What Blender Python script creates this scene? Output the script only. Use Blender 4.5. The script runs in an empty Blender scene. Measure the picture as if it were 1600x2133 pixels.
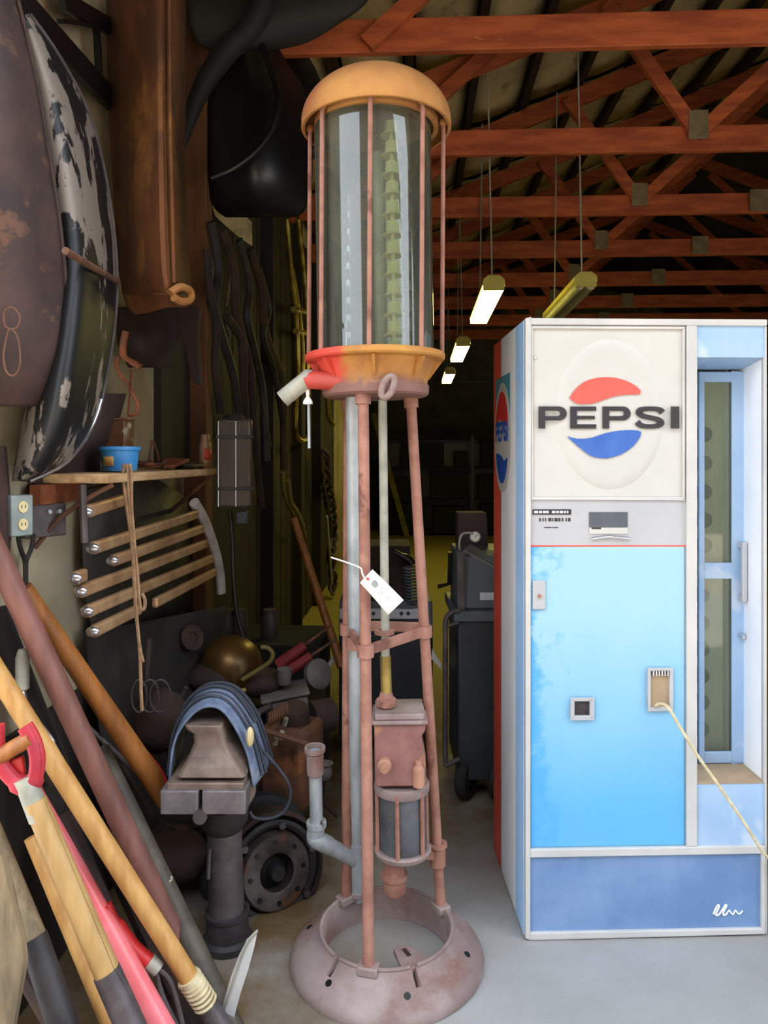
import bpy, bmesh, math, random
from mathutils import Vector, Matrix, Quaternion
random.seed(7)
SC = bpy.context.scene
COL = SC.collection
R = math.radians
# ---------------------------------------------------------------- camera
W, H, F = 1600.0, 2133.0, 1550.0          # frame and focal length in its pixels
EYE, HY = 1.45, 955.0                     # eye height, horizon line
YAW = R(2.58)
cam = bpy.data.cameras.new('camera'); co = bpy.data.objects.new('camera', cam); COL.objects.link(co)
co.location = (0, 0, EYE); co.rotation_euler = (R(90), 0, YAW)
cam.sensor_fit = 'VERTICAL'; cam.sensor_height = 36.0; cam.sensor_width = 36.0
cam.lens = 36.0 * F / H; cam.shift_y = -(H / 2 - HY) / H
cam.clip_start = .05; cam.clip_end = 200
SC.camera = co
# ---------------------------------------------------------------- light
SKY = 4.2
wd = bpy.data.worlds.new('sky'); SC.world = wd; wd.use_nodes = True
bg = wd.node_tree.nodes['Background']; bg.inputs[0].default_value = (.80, .89, 1.0, 1); bg.inputs[1].default_value = SKY
sun = bpy.data.lights.new('sun', 'SUN'); so = bpy.data.objects.new('sun', sun); COL.objects.link(so)
sun.energy = 20.0; sun.angle = R(.6); sun.color = (1, .93, .82)
so.rotation_euler = (R(-21), R(6), 0)      # from behind the building, falls on the yard only
pl = bpy.data.lights.new('door_portal', 'AREA'); po = bpy.data.objects.new('door_portal', pl); COL.objects.link(po)
pl.shape = 'RECTANGLE'; pl.size = 4.6; pl.size_y = 2.9; pl.cycles.is_portal = True
po.location = (1.25, 1.58, 1.45); po.rotation_euler = (R(90), 0, 0)
vs = SC.view_settings
vs.view_transform = 'Standard'; vs.look = 'None'; vs.gamma = 1.0; vs.use_curve_mapping = False
vs.exposure = 0.12
SC.cycles.use_denoising = True
SC.cycles.max_bounces = 8; SC.cycles.transparent_max_bounces = 12; SC.cycles.caustics_reflective = False; SC.cycles.caustics_refractive = False
SC.cycles.sample_clamp_indirect = 6.0
# ---------------------------------------------------------------- points from the photo's perspective
RT = Vector((math.cos(YAW), math.sin(YAW), 0)); FW = Vector((-math.sin(YAW), math.cos(YAW), 0)); UP = Vector((0, 0, 1))
C0 = Vector((0, 0, EYE))
def ray(px, py): return RT * ((px - 800) / F) + FW + UP * ((HY - py) / F)
def P(px, py, D):
    d = ray(px, py)
    if d.x < -.05: D = min(D, -1.02 / d.x)            # stay on the room side of the wall
    return C0 + d * D
def PX(px, py, X): d = ray(px, py); return C0 + d * (X / d.x)
def PZ(px, py, z): d = ray(px, py); return C0 + d * ((z - EYE) / d.z)
def PL(M, px, py, ly):
    Mi = M.inverted(); o = Mi @ C0; d = Mi.to_3x3() @ ray(px, py)
    return o + d * ((ly - o.y) / d.y)
# ---------------------------------------------------------------- mesh helper
class MB:
    def __init__(s): s.v = []; s.f = []
    def add(s, vs_, fs):
        b = len(s.v); s.v += [Vector(p) for p in vs_]; s.f += [tuple(i + b for i in f) for f in fs]; return s
    def bx(s, x0, x1, y0, y1, z0, z1, M=None):
        vv = [Vector((x, y, z)) for x in (x0, x1) for y in (y0, y1) for z in (z0, z1)]
        if M: vv = [M @ p for p in vv]
        return s.add(vv, [(0, 1, 3, 2), (4, 6, 7, 5), (0, 4, 5, 1), (2, 3, 7, 6), (0, 2, 6, 4), (1, 5, 7, 3)])
    def bar(s, a, b, w, h, up=(0, 0, 1)):
        a = Vector(a); b = Vector(b); d = (b - a); L = d.length; d.normalize()
        u = Vector(up); x = d.cross(u)
        if x.length < 1e-4: x = d.cross(Vector((1, 0, 0)))
        x.normalize(); z = x.cross(d)
        vv = [p + x * (i * w / 2) + z * (j * h / 2) for p in (a, b) for i, j in ((-1, -1), (1, -1), (1, 1), (-1, 1))]
        return s.add(vv, [(3, 2, 1, 0), (4, 5, 6, 7), (0, 1, 5, 4), (1, 2, 6, 5), (2, 3, 7, 6), (3, 0, 4, 7)])
    def tube(s, pts, r, n=10, cap=True, closed=False, flat=1.0):
        pts = [Vector(p) for p in pts]; m = len(pts)
        rr = list(r) if isinstance(r, (list, tuple)) else [r] * m
        T = []
        for i in range(m):
            if closed: t = pts[(i + 1) % m] - pts[i - 1]
            else: t = pts[min(i + 1, m - 1)] - pts[max(i - 1, 0)]
            T.append(t.normalized() if t.length > 1e-9 else Vector((0, 0, 1)))
        u = T[0].orthogonal().normalized(); vv = []
        for i in range(m):
            u = (u - T[i] * u.dot(T[i]))
            u = u.normalized() if u.length > 1e-6 else T[i].orthogonal().normalized()
            w = T[i].cross(u)
            for k in range(n):
                a = 2 * math.pi * k / n
                vv.append(pts[i] + u * (math.cos(a) * rr[i]) + w * (math.sin(a) * rr[i] * flat))
        ff = []
        for i in range(m if closed else m - 1):
            j = (i + 1) % m
            for k in range(n): ff.append((i * n + k, i * n + (k + 1) % n, j * n + (k + 1) % n, j * n + k))
        if cap and not closed: ff.append(tuple(range(n - 1, -1, -1))); ff.append(tuple((m - 1) * n + k for k in range(n)))
        return s.add(vv, ff)
    def cyl(s, a, b, r, r1=None, n=16): return s.tube([a, b], [r, r if r1 is None else r1], n)
    def lathe(s, prof, n=32, M=None, closed=False):
        vv = []; ff = []; m = len(prof)
        for (r, z) in prof:
            for k in range(n):
                a = 2 * math.pi * k / n; p = Vector((r * math.cos(a), r * math.sin(a), z)); vv.append(M @ p if M else p)
        for i in range(m if closed else m - 1):
            j = (i + 1) % m
            for k in range(n): ff.append((i * n + k, i * n + (k + 1) % n, j * n + (k + 1) % n, j * n + k))
        return s.add(vv, ff)
    def prism(s, poly, M, d):
        n = len(poly)
        vv = [M @ Vector((x, y, 0)) for x, y in poly] + [M @ Vector((x, y, d)) for x, y in poly]
        return s.add(vv, [tuple(range(n - 1, -1, -1)), tuple(range(n, 2 * n))] + [(i, (i + 1) % n, n + (i + 1) % n, n + i) for i in range(n)])
    def prism3(s, pts, off):
        n = len(pts); off = Vector(off); vv = [Vector(p) for p in pts]; vv += [p + off for p in vv]
        return s.add(vv, [tuple(range(n - 1, -1, -1)), tuple(range(n, 2 * n))] + [(i, (i + 1) % n, n + (i + 1) % n, n + i) for i in range(n)])
    def grid(s, g):
        nr = len(g); nc = len(g[0]); vv = [p for row in g for p in row]
        return s.add(vv, [(i * nc + j, i * nc + j + 1, (i + 1) * nc + j + 1, (i + 1) * nc + j) for i in range(nr - 1) for j in range(nc - 1)])
    def ball(s, c, r, n=14, m=8, M=None, jit=0):
        c = Vector(c); r = (r, r, r) if not isinstance(r, (tuple, list)) else r
        vv = []; ff = []
        for i in range(m + 1):
            t = math.pi * i / m
            for k in range(n):
                a = 2 * math.pi * k / n; q = 1 + (random.uniform(-jit, jit) if jit else 0)
                p = Vector((r[0] * math.sin(t) * math.cos(a), r[1] * math.sin(t) * math.sin(a), r[2] * math.cos(t))) * q
                vv.append(c + (M @ p if M else p))
        for i in range(m):
            for k in range(n): ff.append((i * n + k, (i + 1) * n + k, (i + 1) * n + (k + 1) % n, i * n + (k + 1) % n))
        return s.add(vv, ff)
def catmull(a, b, c, d, t):
    return .5 * ((2 * b) + (c - a) * t + (2 * a - 5 * b + 4 * c - d) * t * t + (3 * b - a - 3 * c + d) * t ** 3)
def curve(pts, k=6, closed=False):
    pts = [Vector(p) for p in pts]; n = len(pts); out = []
    for i in range(n if closed else n - 1):
        if closed: q = [pts[(i + j) % n] for j in (-1, 0, 1, 2)]
        else: q = [pts[max(0, min(n - 1, i + j))] for j in (-1, 0, 1, 2)]
        for s in range(k): out.append(catmull(*q, s / k))
    if not closed: out.append(pts[-1])
    return out
def smooth2(rows, ku=4, kv=4):
    rows = [curve(r, ku) for r in rows]
    cols = [curve([r[j] for r in rows], kv) for j in range(len(rows[0]))]
    return [[cols[j][i] for j in range(len(cols))] for i in range(len(cols[0]))]
ORG = {}
def tag(o, label=None, cat=None, group=None, kind=None):
    for k, x in (('label', label), ('category', cat), ('group', group), ('kind', kind)):
        if x: o[k] = x
    return o
def thing(name, label, cat, loc=None, M=None, group=None):
    o = bpy.data.objects.new(name, None); COL.objects.link(o); o.empty_display_size = .05
    if M is not None: o.matrix_world = M
    else: o.location = Vector(loc); ORG[o.name] = Vector(loc)
    return tag(o, label, cat, group)
def build(name, mb, m, parent=None, flat=False, ang=35, solid=None, bevel=None, label=None, org=None, kind=None):
    off = ORG.get(parent.name, Vector((0, 0, 0))) if parent else (org or Vector((0, 0, 0)))
    me = bpy.data.meshes.new(name); me.from_pydata([p - off for p in mb.v], [], mb.f)
    bm = bmesh.new(); bm.from_mesh(me)
    bmesh.ops.remove_doubles(bm, verts=bm.verts, dist=1e-5)
    bmesh.ops.recalc_face_normals(bm, faces=bm.faces); bm.to_mesh(me); bm.free()
    if not flat:
        me.polygons.foreach_set('use_smooth', [True] * len(me.polygons)); me.set_sharp_from_angle(angle=R(ang))
    me.materials.append(m)
    o = bpy.data.objects.new(name, me); COL.objects.link(o)
    if parent: o.parent = parent; ORG[o.name] = off
    else: o.location = off; ORG[o.name] = off
    if solid:
        md = o.modifiers.new('thickness', 'SOLIDIFY'); md.thickness = solid; md.offset = 0
    if bevel:
        md = o.modifiers.new('edge', 'BEVEL'); md.width = bevel; md.segments = 2; md.limit_method = 'ANGLE'; md.angle_limit = R(40)
    if label: o['label'] = label
    if kind: o['kind'] = kind
    return o
def solo(name, mb, m, label, cat, group=None, kind=None, **k):
    xs = [p.x for p in mb.v]; ys = [p.y for p in mb.v]; zs = [p.z for p in mb.v]
    org = Vector(((min(xs) + max(xs)) / 2, (min(ys) + max(ys)) / 2, min(zs)))
    return tag(build(name, mb, m, org=org, **k), label, cat, group, kind)
def struct(name, mb, m, **k): return tag(build(name, mb, m, **k), kind='structure')
# ---------------------------------------------------------------- materials
def lin(c):
    c = [x / 255 for x in c]
    return tuple(x / 12.92 if x <= .04045 else ((x + .055) / 1.055) ** 2.4 for x in c) + (1,)
def ramp(nt, fac, stops):
    r = nt.nodes.new('ShaderNodeValToRGB'); e = r.color_ramp.elements
    while len(e) < len(stops): e.new(.5)
    for x, (p, c) in zip(e, stops): x.position = p; x.color = c if len(c) == 4 else lin(c)
    nt.links.new(fac, r.inputs[0]); return r.outputs[0]
def mixc(nt, fac, a, b):
    m = nt.nodes.new('ShaderNodeMix'); m.data_type = 'RGBA'
    if isinstance(fac, float): m.inputs[0].default_value = fac
    else: nt.links.new(fac, m.inputs[0])
    for s, x in ((m.inputs[6], a), (m.inputs[7], b)):
        if isinstance(x, tuple): s.default_value = x if len(x) == 4 else lin(x)
        else: nt.links.new(x, s)
    return m.outputs[2]
def noise(nt, vec, scale, detail=6, rough=.6, dist=0):
    n = nt.nodes.new('ShaderNodeTexNoise'); n.inputs['Scale'].default_value = scale; n.inputs['Detail'].default_value = detail
    n.inputs['Roughness'].default_value = rough; n.inputs['Distortion'].default_value = dist
    nt.links.new(vec, n.inputs['Vector']); return n.outputs['Fac']
def base(name):
    m = bpy.data.materials.new(name); m.use_nodes = True; nt = m.node_tree
    return m, nt, nt.nodes['Principled BSDF'], nt.nodes.new('ShaderNodeTexCoord')
def mk(name, c1, c2=None, scale=8, rough=.6, metal=0, bump=.15, stretch=None, lo=.38, hi=.62, c3=None, s3=3, t3=(.55, .6), c4=None, s4=40, t4=(.6, .66), spec=.5):
    m, nt, b, tc = base(name); v = tc.outputs['Object']
    if stretch:
        mp = nt.nodes.new('ShaderNodeMapping'); mp.inputs['Scale'].default_value = stretch; nt.links.new(v, mp.inputs['Vector']); v = mp.outputs[0]
    n = noise(nt, v, scale); c = ramp(nt, n, [(lo, c1), (hi, c2 or tuple(x * .85 for x in c1))])
    if c3: c = mixc(nt, ramp(nt, noise(nt, v, s3, 8, .65, .3), [(t3[0], (0, 0, 0)), (t3[1], (255, 255, 255))]), c, c3)
    if c4: c = mixc(nt, ramp(nt, noise(nt, v, s4, 3), [(t4[0], (0, 0, 0)), (t4[1], (255, 255, 255))]), c, c4)
    nt.links.new(c, b.inputs['Base Color'])
    b.inputs['Roughness'].default_value = rough; b.inputs['Metallic'].default_value = metal; b.inputs['Specular IOR Level'].default_value = spec
    if bump:
        bp = nt.nodes.new('ShaderNodeBump'); bp.inputs['Strength'].default_value = bump; bp.inputs['Distance'].default_value = .004
        nt.links.new(noise(nt, v, scale * 6, 4), bp.inputs['Height']); nt.links.new(bp.outputs[0], b.inputs['Normal'])
    return m
def mglow(name, c, st):
    m, nt, b, tc = base(name); b.inputs['Base Color'].default_value = lin(c)
    n = noise(nt, tc.outputs['Object'], 3); e = mixc(nt, n, lin(c), lin(tuple(min(255, x * 1.02) for x in c)))
    nt.links.new(e, b.inputs['Emission Color']); b.inputs['Emission Strength'].default_value = st; return m
def mglass(name, tint, dust=(150, 155, 150), dirt=.15, rough=.03, ior=1.5):
    m, nt, b, tc = base(name); nt.nodes.remove(b); out = nt.nodes['Material Output']
    tr = nt.nodes.new('ShaderNodeBsdfTransparent'); tr.inputs[0].default_value = lin(tint)
    gl = nt.nodes.new('ShaderNodeBsdfGlossy'); gl.inputs['Roughness'].default_value = rough
    df = nt.nodes.new('ShaderNodeBsdfDiffuse'); df.inputs[0].default_value = lin(dust)
    fr = nt.nodes.new('ShaderNodeFresnel'); fr.inputs[0].default_value = ior
    m1 = nt.nodes.new('ShaderNodeMixShader'); m2 = nt.nodes.new('ShaderNodeMixShader')
    mp = nt.nodes.new('ShaderNodeMapping'); mp.inputs['Scale'].default_value = (1, 1, .25); nt.links.new(tc.outputs['Object'], mp.inputs[0])
    d = ramp(nt, noise(nt, mp.outputs[0], 14, 6), [(.3, (0, 0, 0)), (.8, (255, 255, 255))])
    ml = nt.nodes.new('ShaderNodeMath'); ml.operation = 'MULTIPLY_ADD'; ml.inputs[1].default_value = dirt; ml.inputs[2].default_value = dirt * .5; nt.links.new(d, ml.inputs[0])
    nt.links.new(ml.outputs[0], m1.inputs[0]); nt.links.new(tr.outputs[0], m1.inputs[1]); nt.links.new(df.outputs[0], m1.inputs[2])
    nt.links.new(fr.outputs[0], m2.inputs[0]); nt.links.new(m1.outputs[0], m2.inputs[1]); nt.links.new(gl.outputs[0], m2.inputs[2])
    nt.links.new(m2.outputs[0], out.inputs[0]); return m
M_ = {}
def defm():
    g = M_
    g['rustpink'] = mk('rust_pink', (166, 117, 100), (140, 94, 78), 14, .75, 0, .3, c3=(116, 74, 60), s3=5)
    g['rustmauve'] = mk('rust_mauve', (152, 106, 100), (128, 84, 78), 9, .7, 0, .3, c3=(180, 122, 78), s3=5, t3=(.56, .62))
    g['rusttan'] = mk('rust_tan', (178, 130, 106), (154, 104, 82), 14, .75, 0, .3)
    g['rustbrown'] = mk('rust_brown', (112, 72, 48), (78, 50, 38), 9, .8, .0, .4, c3=(140, 88, 52), s3=4)
    g['rustorange'] = mk('rust_orange', (182, 128, 66), (164, 108, 60), 7, .8, 0, .25, c3=(158, 92, 58), s3=3, t3=(.52, .64))
    g['rustdark'] = mk('rust_dark', (70, 48, 38), (44, 32, 28), 9, .8, .1, .4)
    g['castbase'] = mk('cast_base', (156, 137, 131), (128, 106, 100), 6, .62, .0, .3, c3=(120, 84, 72), s3=4, t3=(.54, .66))
    g['tank'] = mk('tank_casting', (198, 132, 58), (160, 96, 52), 9, .6, 0, .3, c3=(206, 74, 52), s3=2.6, t3=(.55, .62), c4=(124, 90, 82), s4=7, t4=(.52, .62))
    g['redpaint'] = mk('red_paint', (206, 62, 52), (180, 70, 56), 8, .55, 0, .2)
    g['galv'] = mk('galvanised', (176, 181, 183), (150, 154, 156), 22, .5, .25, .15, stretch=(1, 1, .4), c4=(96, 84, 76), s4=26, t4=(.66, .72))
    g['galvdull'] = mk('galvanised_dull', (150, 148, 134), (176, 172, 156), 18, .6, .2, .2)
    g['brass'] = mk('brass', (178, 152, 84), (140, 116, 60), 10, .4, .6, .1)
    g['brassy'] = mk('tarnished_brass', (176, 156, 74), (112, 92, 40), 9, .4, .7, .2)
    g['steel'] = mk('steel_grey', (104, 106, 110), (76, 78, 82), 9, .5, .4, .2, c3=(120, 90, 78), s3=6, t3=(.58, .66))
    g['darksteel'] = mk('dark_steel', (62, 58, 58), (42, 38, 38), 10, .6, .3, .3)
    g['greyiron'] = mk('grey_iron', (98, 88, 88), (74, 65, 65), 12, .55, .3, .25)
    g['vise'] = mk('vise_iron', (150, 128, 112), (118, 100, 90), 10, .55, .25, .25)
    g['visejaw'] = mk('vise_jaw', (140, 130, 130), (114, 106, 108), 16, .5, .3, .2)
    g['chrome'] = mk('chrome', (215, 215, 218), (190, 190, 195), 12, .22, .9, .05)
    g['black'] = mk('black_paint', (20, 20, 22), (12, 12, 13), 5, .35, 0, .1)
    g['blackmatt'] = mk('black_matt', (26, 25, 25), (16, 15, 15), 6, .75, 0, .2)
    g['peel'] = mk('peeling_black', (14, 14, 16), (22, 22, 24), 6, .5, 0, .12, stretch=(1, 1, .5), c3=(128, 116, 106), s3=6.0, t3=(.515, .535), c4=(120, 108, 100), s4=22, t4=(.7, .73))
    g['rustpanel'] = mk('rust_panel', (126, 76, 38), (78, 48, 30), 5, .75, .0, .4, stretch=(1, 1, .5), c3=(158, 106, 56), s3=3, t3=(.54, .66))
    g['rustplum'] = mk('rust_plum', (70, 48, 42), (46, 33, 31), 6, .8, 0, .5, c3=(92, 62, 46), s3=5)
    g['hood'] = mk('hood_inside', (58, 40, 34), (40, 28, 26), 8, .8, 0, .4)
    g['handle'] = mk('handle_wood', (206, 158, 92), (180, 128, 68), 9, .5, 0, .12, stretch=(3, 3, .5))
    g['handleor'] = mk('handle_orange', (168, 104, 46), (134, 80, 36), 9, .5, 0, .12, stretch=(3, 3, .5))
    g['handlepale'] = mk('handle_pale', (192, 154, 98), (172, 134, 80), 9, .5, 0, .12, stretch=(3, 3, .5))
    g['oldwood'] = mk('old_wood', (142, 122, 92), (108, 92, 70), 12, .8, 0, .3, stretch=(3, 3, .4))
    g['pinkfib'] = mk('red_fibreglass', (232, 122, 128), (220, 96, 94), 5, .25, 0, .04)
    g['pole'] = mk('mauve_pole', (132, 86, 76), (104, 66, 56), 8, .5, 0, .2, stretch=(2, 2, .5))
    g['redgrip'] = mk('red_grip', (200, 40, 38), (176, 32, 34), 8, .45, 0, .05)
    g['dgrip'] = mk('red_grip_paint', (196, 46, 52), (150, 34, 60), 8, .5, 0, .1)
    g['twine'] = mk('twine', (222, 206, 168), (196, 178, 138), 40, .9, 0, .4)
    g['rope'] = mk('rope', (168, 134, 100), (136, 104, 76), 40, .9, 0, .4)
    g['leather'] = mk('leather', (150, 84, 46), (110, 60, 34), 14, .6, 0, .2)
    g['denim'] = mk('denim', (122, 138, 164), (98, 112, 138), 30, .9, 0, .4, c3=(138, 144, 160), s3=5)
    g['cable'] = mk('cable_grey', (64, 68, 78), (52, 56, 66), 20, .5, 0, .05)
    g['cord'] = mk('cable_black', (24, 22, 22), (18, 16, 16), 20, .5, 0, .05)
    g['truss'] = mk('truss_timber', (190, 96, 50), (152, 70, 38), 6, .7, 0, .15, stretch=(.6, 2, 3), c4=(206, 112, 66), s4=7, t4=(.7, .76))
    g['gusset'] = mk('gusset_plate', (146, 130, 96), (120, 106, 80), 10, .6, .3, .1)
    g['purlin'] = mk('purlin_timber', (54, 34, 26), (38, 24, 20), 8, .8, 0, .2)
    g['insul'] = mk('insulation', (214, 196, 146), (184, 164, 120), 3, .8, 0, .3, c4=(110, 92, 62), s4=5, t4=(.6, .75))
    g['roof'] = mk('roof_deck', (70, 58, 44), (52, 42, 34), 4, .9, 0, .2)
    g['walltan'] = mk('wall_panel', (176, 164, 138), (150, 134, 104), 2.2, .85, 0, .1, c3=(112, 86, 54), s3=1.4, t3=(.55, .75))
    g['wallgrey'] = mk('wall_far', (150, 146, 120), (128, 122, 98), 2, .9, 0, .1)
    g['stud'] = mk('stud_timber', (112, 70, 38), (84, 52, 30), 8, .8, 0, .2, stretch=(3, 3, .4))
    g['plybrown'] = mk('brown_board', (42, 33, 27), (31, 25, 21), 6, .8, 0, .2)
    g['shelf'] = mk('shelf_board', (206, 170, 124), (170, 134, 94), 12, .8, 0, .15, stretch=(3, .5, 3))
    g['bluetub'] = mk('blue_plastic', (62, 146, 208), (54, 130, 196), 6, .45, 0, .02)
    g['spray'] = mk('spray_can', (196, 160, 128), (180, 140, 110), 8, .4, .2, .02)
    g['white'] = mk('white_card', (245, 243, 238), (236, 232, 224), 12, .8, 0, .02)
    g['ivory'] = mk('ivory_plastic', (226, 206, 156), (210, 190, 140), 12, .4, 0, .02)
    g['boxgrey'] = mk('outlet_grey', (150, 158, 154), (130, 138, 134), 12, .5, .2, .05)
    g['m_white'] = mk('machine_white', (200, 196, 188), (194, 190, 182), 4, .4, 0, .0)
    g['m_frame'] = mk('machine_frame', (206, 202, 196), (194, 190, 186), 5, .4, .1, .02)
    g['m_grey'] = mk('machine_grey', (184, 183, 184), (176, 176, 178), 4, .4, .1, .0)
    g['m_blue'] = mk('machine_paleblue', (166, 190, 216), (150, 180, 212), 5, .45, 0, .02, c3=(184, 200, 218), s3=2.5)
    g['m_ltblue'] = mk('machine_sideblue', (176, 212, 248), (164, 202, 244), 5, .45, 0, .02)
    g['m_kick'] = mk('machine_kick', (128, 156, 194), (104, 134, 176), 3, .4, .1, .03)
    g['m_red'] = mk('machine_red', (238, 92, 70), (222, 82, 62), 4, .5, 0, .03)
    g['m_white2'] = mk('machine_sidewhite', (246, 244, 242), (238, 236, 238), 4, .5, 0, .03)
    g['ink'] = mk('black_ink', (52, 46, 50), (44, 40, 42), 8, .5, 0, 0)
    g['logored'] = mk('logo_red', (236, 82, 70), (228, 96, 84), 12, .5, 0, 0)
    g['logoblue'] = mk('logo_blue', (62, 104, 178), (52, 92, 170), 12, .5, 0, 0, c4=(170, 186, 210), s4=30, t4=(.7, .74))
    g['sidered'] = mk('side_red', (214, 40, 44), (196, 44, 40), 12, .5, 0, 0)
    g['sideblue'] = mk('side_blue', (28, 84, 172), (24, 74, 160), 12, .5, 0, 0)
    g['teal'] = mk('side_teal', (84, 150, 166), (72, 140, 158), 12, .5, 0, 0)
    g['inside'] = mk('machine_inside', (238, 242, 226), (226, 232, 214), 4, .6, 0, .02)
    g['disc'] = mk('bottle_hole', (84, 88, 84), (72, 76, 74), 10, .6, 0, 0)
    g['sill'] = mk('dusty_sill', (176, 150, 118), (160, 134, 106), 12, .8, 0, .1)
    g['glasstank'] = mglass('tank_glass', (220, 230, 214), (156, 162, 142), .20, ior=1.9)
    g['glassdoor'] = mglass('door_glass', (240, 244, 236), (170, 178, 160), .16)
    g['glasslamp'] = mglass('lamp_glass', (170, 160, 145), (120, 108, 96), .4, .15)
    g['gauge'] = mk('gauge_marker', (240, 234, 176), (226, 220, 156), 20, .6, 0, .02)
    g['tubeglow'] = mglow('lamp_tube', (255, 238, 130), 26)
    g['tubeoff'] = mk('lamp_tube_off', (196, 190, 150), (180, 176, 140), 10, .3, 0, 0)
    g['lampcase'] = mk('lamp_case', (206, 196, 96), (190, 178, 84), 6, .5, 0, .02)
    g['cabblack'] = mk('cabinet_black', (52, 56, 64), (40, 44, 52), 5, .45, .1, .08)
    g['cabgrey'] = mk('cabinet_grey', (92, 96, 104), (78, 82, 90), 5, .5, .1, .08)
    g['cabstrip'] = mk('control_strip', (206, 210, 218), (190, 194, 204), 12, .4, .2, .0)
    g['rubber'] = mk('rubber', (38, 36, 35), (26, 25, 25), 14, .8, 0, .3)
    g['redhandle'] = mk('red_tool', (150, 44, 46), (120, 34, 38), 9, .5, 0, .1)
    g['olive'] = mk('olive_pole', (130, 116, 60), (104, 92, 46), 8, .6, 0, .1)
    g['cloth'] = mk('dark_cloth', (44, 38, 34), (28, 25, 24), 6, .95, 0, .5)
    g['gold'] = mk('headlamp_brass', (118, 86, 42), (84, 62, 32), 7, .34, .6, .1)
    g['barrel'] = mk('dull_grey', (120, 112, 108), (92, 84, 80), 9, .7, .1, .2)
defm()
def two_tone(name, c1, c2, axis, a, b, blot=(84, 164, 220), rough=.4):
    """panel paint that faded more at one end, with worn blotches"""
    m, nt, bs, tc = base(name); sx = nt.nodes.new('ShaderNodeSeparateXYZ'); nt.links.new(tc.outputs['Object'], sx.inputs[0])
    n = noise(nt, tc.outputs['Object'], 4, 6)
    ad = nt.nodes.new('ShaderNodeMath'); ad.operation = 'MULTIPLY_ADD'; ad.inputs[1].default_value = .28; nt.links.new(n, ad.inputs[0]); nt.links.new(sx.outputs[axis], ad.inputs[2])
    mr = nt.nodes.new('ShaderNodeMapRange'); mr.inputs[1].default_value = a + .14; mr.inputs[2].default_value = b + .14; nt.links.new(ad.outputs[0], mr.inputs[0])
    c = mixc(nt, mr.outputs[0], c1, c2)
    # worn patches close to the hinge edge
    ex = nt.nodes.new('ShaderNodeMapRange'); ex.inputs[1].default_value = .0; ex.inputs[2].default_value = .16; ex.inputs[3].default_value = .30; ex.inputs[4].default_value = -.05; nt.links.new(sx.outputs['X'], ex.inputs[0])
    a2 = nt.nodes.new('ShaderNodeMath'); a2.operation = 'ADD'; nt.links.new(ex.outputs[0], a2.inputs[0]); nt.links.new(noise(nt, tc.outputs['Object'], 7, 7, .7), a2.inputs[1])
    c = mixc(nt, ramp(nt, a2.outputs[0], [(.62, (0, 0, 0)), (.74, (255, 255, 255))]), c, blot)
    c = mixc(nt, ramp(nt, noise(nt, tc.outputs['Object'], 34, 2), [(.72, (0, 0, 0)), (.76, (150, 150, 150))]), c, (120, 186, 224))
    nt.links.new(c, bs.inputs['Base Color']); bs.inputs['Roughness'].default_value = rough; return m
def tank_mat():
    m, nt, b, tc = base('tank_paint'); v = tc.outputs['Object']; sx = nt.nodes.new('ShaderNodeSeparateXYZ'); nt.links.new(v, sx.inputs[0])
    c = ramp(nt, noise(nt, v, 9), [(.38, (192, 136, 58)), (.62, (162, 104, 52))])
    def mask(axis, a, b_, lo, hi):
        ad = nt.nodes.new('ShaderNodeMath'); ad.operation = 'MULTIPLY_ADD'; ad.inputs[1].default_value = .09; nt.links.new(noise(nt, v, 14, 8, .7), ad.inputs[0]); nt.links.new(sx.outputs[axis], ad.inputs[2])
        mr = nt.nodes.new('ShaderNodeMapRange'); mr.inputs[1].default_value = a; mr.inputs[2].default_value = b_; nt.links.new(ad.outputs[0], mr.inputs[0]); return mr.outputs[0]
    c = mixc(nt, mask('X', -.035, -.06, 0, 1), c, (212, 74, 58))
    c = mixc(nt, mask('Z', 1.727, 1.700, 0, 1), c, (132, 94, 84))
    nt.links.new(c, b.inputs['Base Color']); b.inputs['Roughness'].default_value = .65; return m
M_['tankpaint'] = tank_mat()
M_['m_door'] = two_tone('machine_door_blue', (96, 174, 222), (156, 196, 216), 'Z', .38, .98)
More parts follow.
